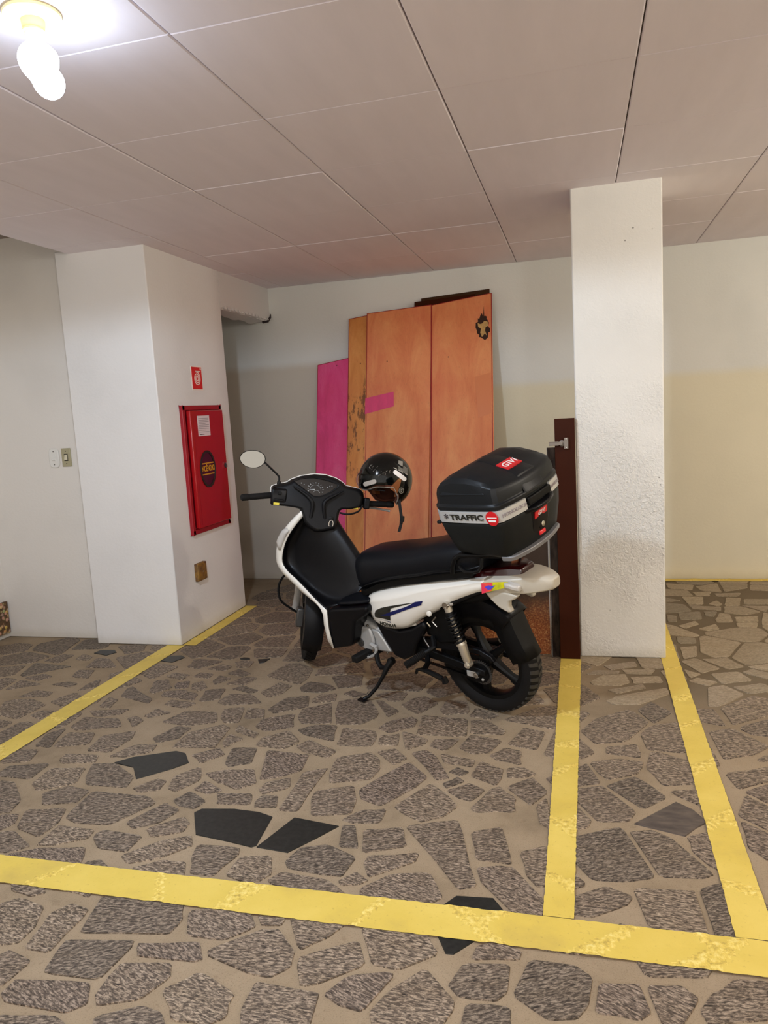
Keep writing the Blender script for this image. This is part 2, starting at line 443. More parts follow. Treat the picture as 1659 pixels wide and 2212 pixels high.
# the block on the left: front face, side face with a knocked-through opening, header above it
YO = 4.743
hz = 2.050
blk = MB().box((-2.886, 3.846, 0), (XB, 3.96, ZC+.02)).box((-2.462, 3.96, 0), (XB, YO, ZC+.02))
structure('wall_niche', blk, M['wall'], bevel=.006, seg=2)
hd = MB()
random.seed(5)
ny = 15
low_in = [(YO + (YBACK-YO)*i/ny) for i in range(ny+1)]
rows = []
for i, y in enumerate(low_in):
    jo = 0 if i in (0,) else random.uniform(0, .022) + (.012 if 3 < i < 12 else 0)
    ji = random.uniform(-.02, .012)
    rows.append([(XB, y, ZC+.02), (XB, y, hz+jo+.012), (XB-.014, y, hz+jo*.3), (XB-.135, y, hz-.004+ji*.5), (XB-.15, y, hz+.03+ji), (XB-.15, y, ZC+.02)])
hd.loft(rows, caps=True, closed=True)
lint = structure('trim_1', hd, M['wall'], angle=20)
pl = MB()
for i in range(14):
    y = YO+.05+i*.057; s = random.uniform(.012, .03)
    pl.add([(XB+.002, y, hz+.012), (XB+.002, y+s*1.8, hz+.006), (XB-.006, y+s, hz+.02+s), (XB-.03, y+s*.7, hz+.004), (XB+.006, y+s, hz+.012)], [(0, 1, 4), (1, 2, 4), (2, 0, 4), (0, 3, 1), (1, 3, 2), (2, 3, 0)])
o = pl.build('plaster_crumbs', M['wall'], lint, smooth=False); o['kind'] = 'stuff'
# pipe stub / dark break in the corner under the header
MB().tube([(XB-.05, YBACK-.03, hz+.0), (XB-.005, YBACK-.03, hz+.004), (XB+.012, YBACK-.02, hz+.03), (XB+.016, YBACK-.018, hz+.055)], [.012, .012, .008, .003], 8).build('crack_stub', M['ink_dark'], lint)

col = structure('wall_column', MB().box((-.017, 3.838, 0), (.396, 4.24, ZC+.01)), M['column'], bevel=.007, seg=3)

# ceiling: backing slab + separate plaster panels
cl = structure('ceiling', MB().box((-2.80, -2.2, ZC+.012), (3.5, 5.6, ZC+.09)), M['ceiling_dark'], smooth=False)
structure('ceiling_slab', MB().box((-3.75, -2.2, 2.46), (3.55, 5.75, 2.6)), M['slab'], smooth=False)
gx = [-2.80] + [-.403+.594*k for k in range(-3, 7)]; gx = [g for g in gx if g < 3.5] + [3.5]
gx = sorted(set([round(g, 4) for g in gx if g >= -2.80]))
gy = [-2.2] + [2.487+.606*k for k in range(-7, 6)]; gy = [g for g in gy if g < 5.56] + [5.583]
def panel_bm(x0, y0, x1, y1):
    g, gg, bv = .0022, .0012, .004
    z = ZC
    lo = [(x0+g+bv, y0+gg+bv*.5), (x1-g-bv, y0+gg+bv*.5), (x1-g-bv, y1-gg-bv*.5), (x0+g+bv, y1-gg-bv*.5)]
    up = [(x0+g, y0+gg), (x1-g, y0+gg), (x1-g, y1-gg), (x0+g, y1-gg)]
    return MB().loft([[(a, b, z+.012) for a, b in up], [(a, b, z+.003) for a, b in up], [(a, b, z) for a, b in lo]])
for i in range(len(gx)-1):
    for j in range(len(gy)-1):
        dz = random.uniform(-.0008, .0008)
        mb = panel_bm(gx[i], gy[j], gx[i+1], gy[j+1]); mb.v = [(a, b, c+dz) for a, b, c in mb.v]
        mb.build('panel', M['ceiling'], cl, smooth=False)

# pebble-dashed skirting on the side wall and the painted foot of the niche wall
structure('baseboard_left', MB().box((-3.618, 1.0, 0.03), (-3.596, 3.94, .235)), M['pebble'], bevel=.004)

# ------------------------------------------------------------------ floor: sandy mortar bed with crazy-paving stones
fl = structure('floor', MB().box((-3.9, -2.2, -.12), (3.6, 5.75, -.0035)), M['mortar'], smooth=False)
TRACED = """-2170,2224 -1987,2015 -1951,2025 -1970,2103 -2099,2223;-1979,2005 -1900,1916 -1880,1967 -1893,1995 -1912,2024;-1737,1905 -1727,1993 -1765,2086 -1906,2053 -1855,1941;-1930,2164 -1872,2087 -1755,2122 -1753,2133 -1758,2207 -1860,2227 -1871,2220;-2034,2343 -2026,2221 -1967,2173 -1847,2249 -1891,2369;-1889,2400 -1846,2297 -1806,2243 -1634,2245 -1651,2325 -1794,2417 -1824,2414;-1738,2069 -1725,2023 -1665,1999 -1541,2009 -1458,2162 -1510,2201 -1746,2205;-1496,2030 -1450,2000 -1389,2039 -1377,2051 -1347,2132 -1427,2172;-1611,2247 -1566,2218 -1500,2248 -1507,2317 -1554,2325;-1502,2351 -1474,2261 -1431,2243 -1382,2341 -1434,2440;-1394,2389 -1316,2332 -1216,2291 -1159,2343 -1215,2449 -1324,2428;-1369,2267 -1308,2246 -1259,2277 -1361,2340 -1376,2272;-1412,2190 -1383,2164 -1364,2154 -1303,2146 -1285,2201 -1381,2261;-1273,2254 -1243,2188 -1120,2201 -1145,2276 -1267,2258;K-1221,2002 -1108,1984 -1009,1965 -997,1976 -1012,2141 -1070,2162 -1164,2168 -1279,2151 -1293,2124;-1404,2007 -1359,1963 -1269,2008 -1272,2062 -1313,2097;-1551,1931 -1496,1880 -1397,1877 -1391,1884 -1389,1969 -1544,1980 -1556,1955;-1399,1856 -1353,1821 -1266,1865 -1260,1870 -1198,1944 -1198,1944 -1230,1997 -1316,1954;-1718,1962 -1713,1865 -1691,1865 -1653,1872 -1562,1926 -1572,1975 -1716,1981;-1891,1906 -1811,1811 -1784,1810 -1755,1827 -1725,1857 -1846,1926 -1847,1926 -1886,1918;-1775,1802 -1597,1731 -1498,1798 -1511,1836 -1540,1881 -1687,1854;-1136,1808 -1059,1806 -1030,1922 -1043,1957 -1187,1952 -1174,1887;-1332,1800 -1213,1749 -1140,1781 -1154,1819 -1176,1862 -1254,1860;-1027,1819 -934,1790 -910,1814 -890,1848 -929,1935 -1020,1913 -1025,1890;-1464,1738 -1395,1736 -1398,1798 -1446,1829 -1490,1812;-1612,1590 -1484,1444 -1436,1462 -1436,1526 -1437,1528 -1470,1603 -1524,1617 -1568,1626;-1657,1689 -1621,1648 -1542,1633 -1507,1656 -1557,1701;-1409,1445 -1331,1444 -1328,1580 -1336,1617 -1403,1629 -1435,1582;-1317,1585 -1301,1525 -1057,1563 -1050,1620 -1083,1687 -1335,1671;-863,1605 -843,1631 -877,1676 -981,1689 -1054,1654 -1011,1566 -906,1566;-1318,1468 -1301,1386 -1270,1382 -1143,1387 -1128,1502 -1136,1527 -1318,1497;-1117,1504 -1097,1476 -941,1484 -926,1497 -963,1553 -1121,1518;-919,1509 -789,1471 -736,1469 -699,1509 -708,1563 -779,1631 -794,1630 -823,1625 -923,1536 -929,1524;-1457,1414 -1369,1317 -1353,1413 -1443,1437;-1355,1304 -1324,1284 -1156,1283 -1123,1317 -1157,1375 -1209,1373 -1351,1351 -1352,1345;-1129,1402 -1124,1343 -1124,1342 -1100,1315 -1008,1351 -974,1428 -995,1469 -1021,1468 -1123,1449;-906,1310 -823,1308 -785,1341 -797,1410 -913,1459 -977,1388;-1313,1249 -1290,1194 -1097,1233 -1168,1271 -1202,1271;-1087,1286 -1056,1229 -886,1263 -897,1282 -937,1327 -994,1338;-766,1444 -765,1365 -730,1297 -590,1325 -603,1444 -611,1447 -761,1453;-2340,2465 -2282,2348 -2167,2380 -2202,2485;-2282,2626 -2248,2508 -2168,2505 -2231,2694;-2192,2653 -2175,2562 -2156,2508 -2018,2556 -2064,2670;-2014,2643 -1992,2499 -1880,2498 -1860,2629 -1890,2709;-2228,2816 -2223,2706 -2167,2675 -1979,2736 -2045,2818;-1864,2461 -1794,2467 -1702,2528 -1718,2600 -1819,2574;-1774,2648 -1733,2609 -1717,2613 -1655,2658 -1650,2768 -1731,2775;-1643,2643 -1640,2574 -1459,2596 -1457,2597 -1479,2789 -1529,2817 -1640,2723;-1828,2803 -1712,2785 -1682,2783 -1567,2834 -1620,2939 -1774,2941;-1456,2731 -1450,2644 -1417,2600 -1370,2691;-1604,2978 -1580,2886 -1576,2880 -1533,2832 -1466,2842 -1514,3008;-1493,3001 -1483,2943 -1471,2904 -1454,2884 -1394,2900 -1375,2911 -1413,3001;K-1703,2395 -1636,2311 -1540,2404 -1498,2462 -1553,2535 -1603,2549 -1755,2474 -1804,2420;-1528,2525 -1448,2459 -1383,2545 -1435,2600;-1385,2607 -1353,2474 -1325,2450 -1247,2490 -1278,2620;-2059,2466 -2053,2413 -2020,2384 -1882,2414 -1907,2471;-2012,2823 -1926,2736 -1916,2814 -1985,2856;-1948,2857 -1909,2839 -1832,2912 -1933,2943;-2252,2882 -2189,2828 -2133,2829 -2071,2863 -2061,2924;-2153,3283 -2099,3143 -2060,3115 -1998,3198 -2087,3312;-2013,3274 -2009,3231 -1976,3188 -1916,3207 -1957,3303;-1898,3196 -1839,3170 -1815,3220 -1885,3311 -1926,3261;-1809,3189 -1778,3057 -1755,3049 -1685,3089 -1684,3094 -1713,3220;-1685,3216 -1569,3173 -1557,3173 -1531,3208 -1629,3260 -1650,3260;-1679,3052 -1628,3017 -1450,3059 -1550,3161 -1661,3160;-1959,3478 -1837,3461 -1829,3532 -1905,3555;K-2684,3640 -2653,3698 -2694,3738 -2786,3725 -2792,3673;K-2211,3559 -2178,3645 -2216,3677 -2282,3664 -2291,3578;K-1828,3637 -1781,3647 -1793,3672 -1831,3674 -1846,3654;-2849,3647 -2831,3553 -2740,3547 -2757,3625;-3019,3512 -2889,3493 -2887,3630 -2978,3639;-2530,2959 -2420,2909 -2400,3041 -2478,3090 -2516,3030;-2753,2996 -2591,3024 -2604,3082 -2721,3094;-2701,3177 -2564,3151 -2550,3205 -2622,3228;-2696,3395 -2654,3289 -2544,3277 -2592,3407;-2498,3200 -2484,3103 -2414,3181 -2465,3277;-1924,2990 -1795,2962 -1769,3028 -1923,3055;-2125,3346 -2007,3305 -1999,3384 -2111,3413;-1977,3358 -1874,3341 -1876,3408 -1962,3428;-1812,3422 -1705,3381 -1675,3434 -1775,3494;-1637,3272 -1614,3378 -1690,3384 -1752,3274;-2258,3051 -2236,2930 -2168,2919 -2190,3028;-2924,3247 -2811,3215 -2768,3287 -2851,3323;-2510,2792 -2431,2761 -2426,2867 -2501,2860;-1848,3593 -1798,3511 -1729,3519 -1739,3617 -1807,3631 -1814,3630;K-1701,3590 -1679,3604 -1670,3669 -1737,3650;-1520,3188 -1454,3129 -1401,3177 -1390,3293 -1474,3330;-1346,3270 -1317,3216 -1218,3215 -1156,3267 -1213,3331 -1330,3353;-1238,3435 -1155,3284 -1153,3281 -1042,3315 -1080,3475;-1393,2986 -1352,2956 -1243,3029 -1219,3048 -1260,3175 -1367,3136 -1397,2996;-1225,3105 -1214,3090 -1114,3123 -1118,3144 -1136,3218 -1216,3191 -1232,3129;-1109,3215 -1038,3173 -980,3217 -1074,3265;-1067,2971 -1031,2878 -1018,2878 -922,2889 -875,2962 -877,3017 -951,3153 -1007,3176 -1102,3126 -1076,2996;-931,3154 -828,2973 -789,3041 -894,3150;-951,3212 -851,3146 -805,3163 -799,3261 -906,3262;-805,3114 -756,3060 -701,3021 -633,3153 -710,3226 -769,3191;-620,3079 -589,3026 -491,3055 -486,3077 -515,3190 -610,3190;-484,3025 -390,3001 -350,3044 -466,3120;-1239,3018 -1232,2948 -1219,2911 -1182,2863 -1050,2882 -1125,3104;-1385,2891 -1375,2807 -1308,2771 -1203,2826 -1251,2967;-1180,2804 -1132,2758 -987,2715 -1020,2866 -1077,2866 -1122,2859;-1301,2716 -1298,2635 -1170,2621 -1124,2695 -1208,2793;-993,2848 -967,2682 -824,2692 -818,2743 -827,2796 -847,2836;-1133,2657 -1081,2610 -963,2569 -947,2634 -1094,2720;-842,2856 -781,2820 -692,2890 -691,2933 -693,2965 -725,2994 -818,2930;-660,2822 -468,2825 -464,2840 -483,2996 -685,3014 -671,2829;-321,2858 -310,2890 -391,2986 -470,2989 -454,2857;-680,2676 -616,2734 -608,2778 -718,2842 -731,2835;-800,2709 -719,2706 -736,2811 -739,2819 -815,2795;-598,2726 -525,2688 -482,2805 -587,2786;-482,2724 -418,2675 -358,2697 -351,2706 -318,2810 -446,2845 -450,2845;-656,2659 -519,2458 -478,2480 -477,2482 -557,2649 -602,2689;-541,2667 -527,2619 -513,2590 -407,2574 -401,2605 -401,2629;-1232,2605 -1168,2386 -1162,2375 -1103,2393 -1029,2460 -1046,2585 -1057,2590;-929,2583 -929,2521 -921,2454 -895,2384 -752,2433 -739,2513 -762,2593 -811,2642;-793,2653 -697,2548 -655,2611 -724,2687;-406,2506 -309,2451 -305,2455 -292,2499 -292,2564 -292,2569 -383,2627;-358,2678 -325,2639 -230,2613 -237,2726 -303,2747;-435,2502 -414,2531 -413,2536 -461,2567 -485,2527 -484,2524;-1011,2182 -941,2184 -937,2488 -938,2493 -1020,2450;-754,2294 -672,2258 -583,2394 -552,2478 -646,2585 -721,2464 -777,2353;-928,2280 -887,2163 -766,2195 -757,2206 -761,2279 -802,2383 -927,2323;-629,2263 -590,2225 -519,2184 -515,2186 -452,2225 -415,2294 -463,2368 -536,2435;-422,2347 -378,2333 -354,2376 -339,2415 -400,2458 -473,2394;-495,2440 -475,2408 -459,2422 -417,2466 -447,2494 -450,2495;-374,2291 -357,2267 -226,2287 -231,2377 -294,2449 -324,2423;-1135,2302 -1110,2277 -1102,2278 -1030,2328 -1030,2349 -1052,2406 -1131,2357;-1104,2194 -1099,2186 -1024,2200 -1024,2206 -1046,2274 -1108,2265 -1114,2220;-780,2158 -738,2144 -727,2145 -647,2159 -647,2246 -725,2229;-729,2009 -679,2011 -686,2039 -722,2133 -766,2130 -742,2015;K-886,1956 -822,2046 -774,2121 -938,2148 -994,1968;-878,1912 -857,1882 -760,1869 -689,1870 -682,1879 -669,1967 -776,2018 -852,1989 -860,1978;-661,1990 -532,2045 -562,2132 -572,2145 -692,2112;-642,1943 -615,1888 -604,1881 -490,1973 -488,2020 -639,1980;-349,1867 -300,1888 -379,2152 -403,2214 -564,2155;-354,2153 -320,2011 -214,2005 -223,2053 -261,2196;-620,1828 -609,1788 -591,1772 -415,1792 -382,1827 -438,1930 -547,1907;-896,1815 -799,1770 -639,1789 -722,1851 -867,1864;-690,1849 -678,1833 -673,1830 -622,1845 -606,1862 -606,1868 -651,1899;K-372,1677 -342,1621 -323,1622 -281,1673 -216,1800 -250,1848 -350,1841 -394,1775;-713,1584 -704,1576 -695,1571 -640,1627 -611,1682 -771,1682;-779,1645 -776,1667 -781,1676 -859,1671 -831,1635;-688,1518 -659,1461 -644,1460 -615,1472 -522,1550 -562,1630 -693,1548;-441,1547 -356,1616 -397,1683 -488,1701 -573,1676 -510,1553;-591,1441 -548,1419 -492,1411 -449,1524 -451,1536 -470,1537 -544,1515 -563,1500 -592,1449;-478,1413 -450,1352 -323,1375 -294,1454 -296,1481 -380,1568 -442,1494 -461,1459;-320,1524 -318,1521 -292,1494 -254,1492 -205,1496 -186,1522 -183,1534 -185,1615 -296,1597;-283,1385 -159,1408 -173,1487 -272,1479;-165,1631 -160,1660 -220,1690 -273,1659 -280,1612;-275,2514 -215,2519 -171,2551 -223,2600 -281,2583;-184,2341 -180,2337 -127,2430 -184,2527 -202,2514 -261,2459 -266,2435;-199,2070 -171,1959 -140,1915 -117,1919 -98,2086 -126,2115;-302,1936 -292,1910 -187,1787 -120,1778 -115,1858 -208,1992 -250,1995 -313,1974;39,2587 70,2545 171,2599 191,2648 200,2697 112,2712 8,2669;-39,2467 -41,2395 30,2268 125,2284 150,2346 49,2502 45,2501;68,2495 172,2364 254,2449 209,2527 162,2581 128,2562 63,2503;K280,2228 317,2277 357,2318 324,2386 277,2428 137,2275;-47,2054 7,1969 96,1975 177,2008 107,2232 91,2250 -44,2176;121,2228 127,2207 188,2013 304,2025 332,2047 239,2214 186,2247 184,2247;-47,1818 4,1812 95,1877 109,1907 107,1919 44,1950 -45,1890;140,1801 216,1772 277,1773 281,1796 271,1956 269,1967 112,1953;294,1774 338,1777 349,2015 282,1976;284,2221 289,2149 321,2092 348,2067 357,2265 295,2234;47,2515 12,2624 -1,2658 -37,2619 -36,2481;-50,2212 0,2228 12,2275 -25,2341 -44,2370;-174,1520 -92,1464 -31,1479 -7,1520 3,1607 -36,1638 -143,1639;4,1503 99,1500 123,1525 109,1587 103,1605 14,1592;142,1492 181,1499 228,1585 194,1618 117,1606;222,1549 235,1512 365,1552 386,1664 312,1659 251,1601;203,2651 248,2528 364,2556 370,2718 263,2781 230,2783;461,2648 485,2536 598,2609 618,2718;559,2454 587,2588 553,2566 499,2524;537,2279 573,2416 546,2451 499,2506 450,2368;445,2191 488,2134 522,2277 497,2303 453,2342;-164,2340 -148,2232 -109,2201 -132,2396;88,3708 121,3651 121,3651 253,3713 244,3786;21,3475 37,3443 152,3442 203,3489 189,3596 173,3596 76,3569;351,3505 343,3585 205,3561 216,3481;2,3577 131,3597 158,3604 165,3638 46,3641;172,3662 189,3608 306,3606 332,3678 178,3664;95,3385 137,3346 270,3424 257,3476 257,3476;84,3254 117,3219 221,3228 362,3366 356,3437 132,3317;211,3171 242,3090 267,3043 306,3089 350,3160 275,3264 261,3250;459,3803 523,3657 537,3645 632,3717 537,3859;596,3792 659,3705 743,3750 688,3872 560,3846;601,3508 741,3568 702,3681 568,3638;723,3657 810,3584 858,3658 764,3722 716,3675;634,3481 688,3403 821,3438 774,3539;500,3242 541,3246 588,3291 673,3391 606,3497 561,3477 531,3458;458,3531 536,3479 584,3527 581,3537 504,3584;458,3693 472,3573 533,3633;543,3231 563,3059 721,3170 759,3353 700,3381;-23,2933 33,2822 151,2859 251,3047 199,3145 173,3172 34,3056;204,2932 221,2796 356,2786 367,2927 361,3065 268,3026 243,3005;462,2989 476,2751 587,2802 659,2881 553,3030;562,5445 566,5297 711,5253 742,5398;743,5347 767,5234 886,5192 897,5448 745,5354;900,5213 1066,5319 1084,5407 1088,5448 912,5470;1067,5260 1218,5240 1249,5381 1096,5403;620,5078 636,4891 646,4888 727,4891 754,5081;702,5202 711,5107 796,5096 822,5202 818,5204;828,5160 838,5091 965,5094 1000,5185;841,4859 930,4860 975,5048 886,5065;959,4902 1142,4907 1169,5031 985,5026 973,4977;755,4899 798,4845 808,4843 836,4894 839,4906 819,4986;943,4864 1045,4723 1095,4861 944,4866;546,4535 671,4557 683,4724 552,4683;696,4625 743,4608 781,4728 701,4726;844,4520 966,4525 986,4635 850,4611;519,4412 551,4362 641,4453 628,4522;832,4412 930,4400 959,4505 841,4494;618,4357 668,4324 733,4362 728,4464;477,3838 550,3891 571,4058 483,4026;482,4090 573,4095 585,4190 489,4215;474,4498 528,4501 537,4603 537,4616 482,4648;632,4872 645,4783 806,4750 819,4828"""
traced = []
for ln in TRACED.split(';'):
    b = ln.startswith('K')
    traced.append((b, np.array([tuple(map(float, q.split(','))) for q in ln.lstrip('K').split()])/1000.0))
def clip(poly, a, n):
    r = []
    for i in range(len(poly)):
        p, q = poly[i], poly[(i+1) % len(poly)]; dp, dq = float((p-a) @ n), float((q-a) @ n)
        if dp <= 0: r.append(p)
        if dp*dq < 0: r.append(p+(q-p)*(dp/(dp-dq)))
    return r
def area(p):
    x, y = p[:, 0], p[:, 1]; return .5*abs(float(np.dot(x, np.roll(y, -1))-np.dot(y, np.roll(x, -1))))
def edge_sep(poly, s):
    best, bi = -1e9, None
    for i in range(len(poly)):
        a = poly[i]; d = poly[(i+1) % len(poly)]-a; L = np.hypot(*d)
        if L < 1e-4: continue
        n = np.array([d[1], -d[0]])/L; m = float((s-a) @ n)
        if m > best: best, bi = m, (a, n)
    return best, bi
rng = np.random.RandomState(11)
DX0, DX1, DY0, DY1 = -3.6, 3.3, .25, 5.57
cent = [t[1].mean(0) for t in traced]
def far_zone(p): return p[0] > -.05 and p[1] > 3.3
seeds = []
for _ in range(9000):
    s = np.array([rng.uniform(DX0, DX1), rng.uniform(DY0, DY1)])
    r = .20 if s[1] < 2.6 else .19
    if any(abs(q[0]-s[0]) < r and np.hypot(*(q-s)) < r for q in seeds): continue
    ok = True
    for (b, poly), c in zip(traced, cent):
        if np.hypot(*(c-s)) < .55:
            e, _b = edge_sep(poly, s)
            if e < .04: ok = False; break
    if ok: seeds.append(s)
SD = np.array(seeds)
cells = []
for i, s in enumerate(SD):
    poly = [np.array(q) for q in ((DX0, DY0), (DX1, DY0), (DX1, DY1), (DX0, DY1))]
    gap = .007 if far_zone(s) else rng.uniform(.010, .019)
    dd = np.hypot(*(SD-s).T)
    for j in np.argsort(dd)[1:22]:
        n = SD[j]-s; L = np.hypot(*n); n = n/L
        poly = clip(poly, s+n*(L/2-gap), n)
        if len(poly) < 3: break
    if len(poly) < 3: continue
    for (b, tp), c in zip(traced, cent):
        if np.hypot(*(c-s)) < .9:
            e, (a, n) = edge_sep(tp, s)
            poly = clip(poly, a+n*2*gap, -n)
            if len(poly) < 3: break
    if len(poly) < 3: continue
    poly = np.array(poly)
    if area(poly) > .0018: cells.append(poly)
def chamfer(p, k=.10):
    """blunt the corners and break the edges slightly"""
    out = []
    n = len(p)
    for i in range(n):
        a, b, c = p[i-1], p[i], p[(i+1) % n]
        la, lc = np.hypot(*(a-b)), np.hypot(*(c-b))
        if min(la, lc) < .02: out.append(b)
        else:
            ka = min(k, .012/la); kc = min(k, .012/lc)
            out.append(b+(a-b)*ka); out.append(b+(c-b)*kc)
        if lc > .07 and n < 7:
            nn = np.array([(c-b)[1], -(c-b)[0]])/lc
            out.append(b+(c-b)*rng.uniform(.35, .65)+nn*rng.uniform(-.005, .003))
    return np.array(out)
def stone_mb(mb, p):
    c = p.mean(0); n = len(p)
    d = p-c; L = np.maximum(np.hypot(d[:, 0], d[:, 1]), 1e-6)[:, None]
    top = c+d*(1-.002/L); bot = c+d*(1+.004/L)
    vs = [(a, b, 0.0) for a, b in top]+[(a, b, -.016) for a, b in bot]
    fs = [tuple(range(n))]+[(i, n+i, n+(i+1) % n, (i+1) % n) for i in range(n)]
    mb.add(vs, fs)
def visible_size(p):
    c = p.mean(0); q = np.array([c[0], c[1], -CAM_H]); z = q @ AF
    if z < .2: return 0
    x, y = CAM_F*(q @ AR)/z+829.5, CAM_F*(q @ AD)/z+1106
    if x < -120 or x > 1780 or y > 2330: return 0
    if c[1] > 3.9 and c[0] < XB: return 0
    return area(p)*CAM_H/(np.linalg.norm(q)**3)
allst = [(b, p if b else chamfer(p)) for b, p in traced]+[(False, chamfer(p)) for p in cells]
allst = [(b, p) for b, p in allst if not (p[:, 0].mean() < XB and p[:, 1].mean() > 3.9)]
allst.sort(key=lambda t: -visible_size(t[1])-(1 if t[0] else 0))
STONES = [p for b, p in allst]
rest, rest_far = MB(), MB()
for k, (b, p) in enumerate(allst):
    c = p.mean(0); farz = far_zone(c)
    if k < 299 and visible_size(p) > 0:
        mb = MB(); stone_mb(mb, p)
        m = M['stone_black'] if b else (M['stone_far'] if farz else M['stone'])
        if b and c[0] > .1: m = M['stone_darkgrey']
        o = mb.build('stone', m, fl, smooth=False, fixn=False)
        if b: o['label'] = 'worn dark grey stone' if c[0] > .1 else 'polished black stone'
    else:
        stone_mb(rest_far if farz else rest, p)
o = rest.build('distant_stones', M['stone'], fl, smooth=False, fixn=False); o['kind'] = 'stuff'
o = rest_far.build('distant_stones', M['stone_far'], fl, smooth=False, fixn=False); o['kind'] = 'stuff'

# ------------------------------------------------------------------ yellow bay lines, painted over stones and joints
def painted(name, quad, label, nu, nv, jag=.0018, z_off=0.0, sd=1):
    """quad: four floor corners a,b,c,d (a-b along the length, d-c the other side)"""
    r = np.random.RandomState(sd)
    a, b, c, d = [np.array(q, float) for q in quad]
    U = np.linspace(0, 1, nu+1); V = np.linspace(0, 1, nv+1)
    P = np.zeros((nu+1, nv+1, 2))
    for i, u in enumerate(U):
        for j, v in enumerate(V):
            P[i, j] = (a*(1-u)+b*u)*(1-v)+(d*(1-u)+c*u)*v
    w = d-a; w = w/np.hypot(*w)
    for i in range(nu+1):
        P[i, 0] += w*r.uniform(-jag, jag)*.7; P[i, nv] += w*r.uniform(-jag, jag)*.7
    # the joints of the stones under the paint cross it at a slant
    Lp, Wp = np.hypot(*(b-a)), np.hypot(*(d-a))
    uu, vv = np.meshgrid(U*Lp, V*Wp, indexing='ij')
    on = np.ones((nu+1, nv+1), bool)
    pos = r.uniform(.05, .2)
    while pos < Lp:
        sl = r.choice([-1, 1])*r.uniform(.2, 1.3); wd = r.uniform(.006, .016)
        dist = np.abs(uu-pos-sl*(vv-Wp/2))/math.hypot(1, sl)
        wj = wd*(1+(r.uniform(.0, 2.2)*vv/Wp if r.rand() < .5 else r.uniform(0, 2.2)*(1-vv/Wp)))
        on &= dist > wj+r.uniform(-.002, .002, on.shape)
        if r.rand() < .35:   # a side joint branching off
            sl2 = -sl*r.uniform(.5, 1.6)
            d2_ = np.abs(uu-pos-sl2*(vv-Wp/2))/math.hypot(1, sl2)
            on &= ~((d2_ < wd) & (vv > Wp/2))
        pos += r.uniform(.16, .42)
    Z = np.where(on, .0014, .0020+r.uniform(-.0008, .0026, on.shape))+z_off
    vs = [(P[i, j, 0], P[i, j, 1], Z[i, j]) for i in range(nu+1) for j in range(nv+1)]
    fs = [(i*(nv+1)+j, (i+1)*(nv+1)+j, (i+1)*(nv+1)+j+1, i*(nv+1)+j+1) for i in range(nu) for j in range(nv)]
    mb = MB().add(vs, fs)
    o = mb.build(name, M['paint'], smooth=True, angle=25, fixn=False)
    o.data.materials.append(M['paint_joint'])
    off = ~on
    k = 0
    for i in range(nu):
        for j in range(nv):
            if int(off[i, j])+int(off[i+1, j])+int(off[i, j+1])+int(off[i+1, j+1]) >= 2: o.data.polygons[k].material_index = 1
            k += 1
    return tag(o, label, 'floor marking', 'yellow parking bay lines')
painted('painted_line', [(-3.5, 1.673), (2.9, 1.673), (2.9, 1.795), (-3.5, 1.795)], 'wide yellow line crossing the floor in the foreground', 520, 11, sd=1)
painted('painted_line', [(-.118, 1.797), (-.117, 3.79), (-.016, 3.79), (-.040, 1.797)], 'yellow line running from the foreground to the brown panel by the column', 180, 9, sd=2)
painted('painted_line', [(.339, 1.797), (.400, 5.50), (.470, 5.50), (.433, 1.797)], 'yellow line running past the right side of the white column', 330, 9, sd=3)
painted('painted_line', [(-2.405, 1.797), (-2.408, 3.843), (-2.290, 3.843), (-2.295, 1.797)], 'yellow line on the left ending at the white niche corner', 180, 10, sd=4)
painted('painted_line', [(-2.309, 3.85), (-2.309, 4.74), (-2.225, 4.74), (-2.225, 3.85)], 'short yellow strip along the floor under the red hose cabinet', 80, 8, sd=5)
painted('painted_line', [(.40, 5.502), (2.9, 5.502), (2.9, 5.578), (.40, 5.578)], 'pale yellow strip along the foot of the far right wall', 200, 6, sd=6)

# ------------------------------------------------------------------ ceiling lamp
def V3(*a): return Vector(a)
LP = (-1.243, 1.676)
t = empty('ceiling_lamp', (LP[0], LP[1], ZC), 'round cream ceiling lamp holder with a lit bare bulb', 'lamp')
MB().lathe([(.030, .0), (.064, .0), (.067, -.004), (.066, -.009), (.058, -.0125), (.035, -.0145), (.024, -.017)], 40).build('base_plate', M['lamp_cream'], t)
MB().lathe([(.0275, -.012), (.0265, -.028), (.0245, -.038), (.0265, -.040), (.0265, -.043), (.0225, -.044), (.0215, -.054), (.0195, -.055)], 32).build('socket', M['lamp_cream'], t)
MB().lathe([(.0185, -.050), (.0185, -.066), (.019, -.068)], 32).build('bulb_collar', M['plastic_white'], t)
dr_ = Vector((.93, -.25, -.22)).normalized()
bpath = [(Vector((0, 0, -.064)), .016), (Vector((0, 0, -.072)), .026)]
c1, c2 = Vector((.002, 0, -.112)), Vector((.046, -.012, -.158))
for a in range(0, 13):
    f = a/12; w = f*f*(3-2*f)
    pass
mb = MB()
prof = [(.0, .014), (.06, .028), (.14, .040), (.24, .047), (.34, .0475), (.44, .043), (.54, .036), (.62, .0345), (.72, .037), (.80, .036), (.88, .030), (.95, .018), (1.0, .002)]
P0_, P1_, P2_ = Vector((0, 0, -.064)), Vector((-.002, 0, -.135)), Vector((.060, -.016, -.196))
def bz(f): return P0_*(1-f)**2+P1_*2*f*(1-f)+P2_*f*f
mb.tube([bz(f) for f, r in prof], [r for f, r in prof], 28).build('bulb', M['bulb'], t, subsurf=1)['label'] = 'glowing white bulb'
sd_ = bpy.data.lights.new('bulb_light', 'SPOT'); sd_.energy = 62; sd_.color = (.70, .83, 1.0); sd_.spot_size = math.radians(180); sd_.spot_blend = .12; sd_.shadow_soft_size = .055
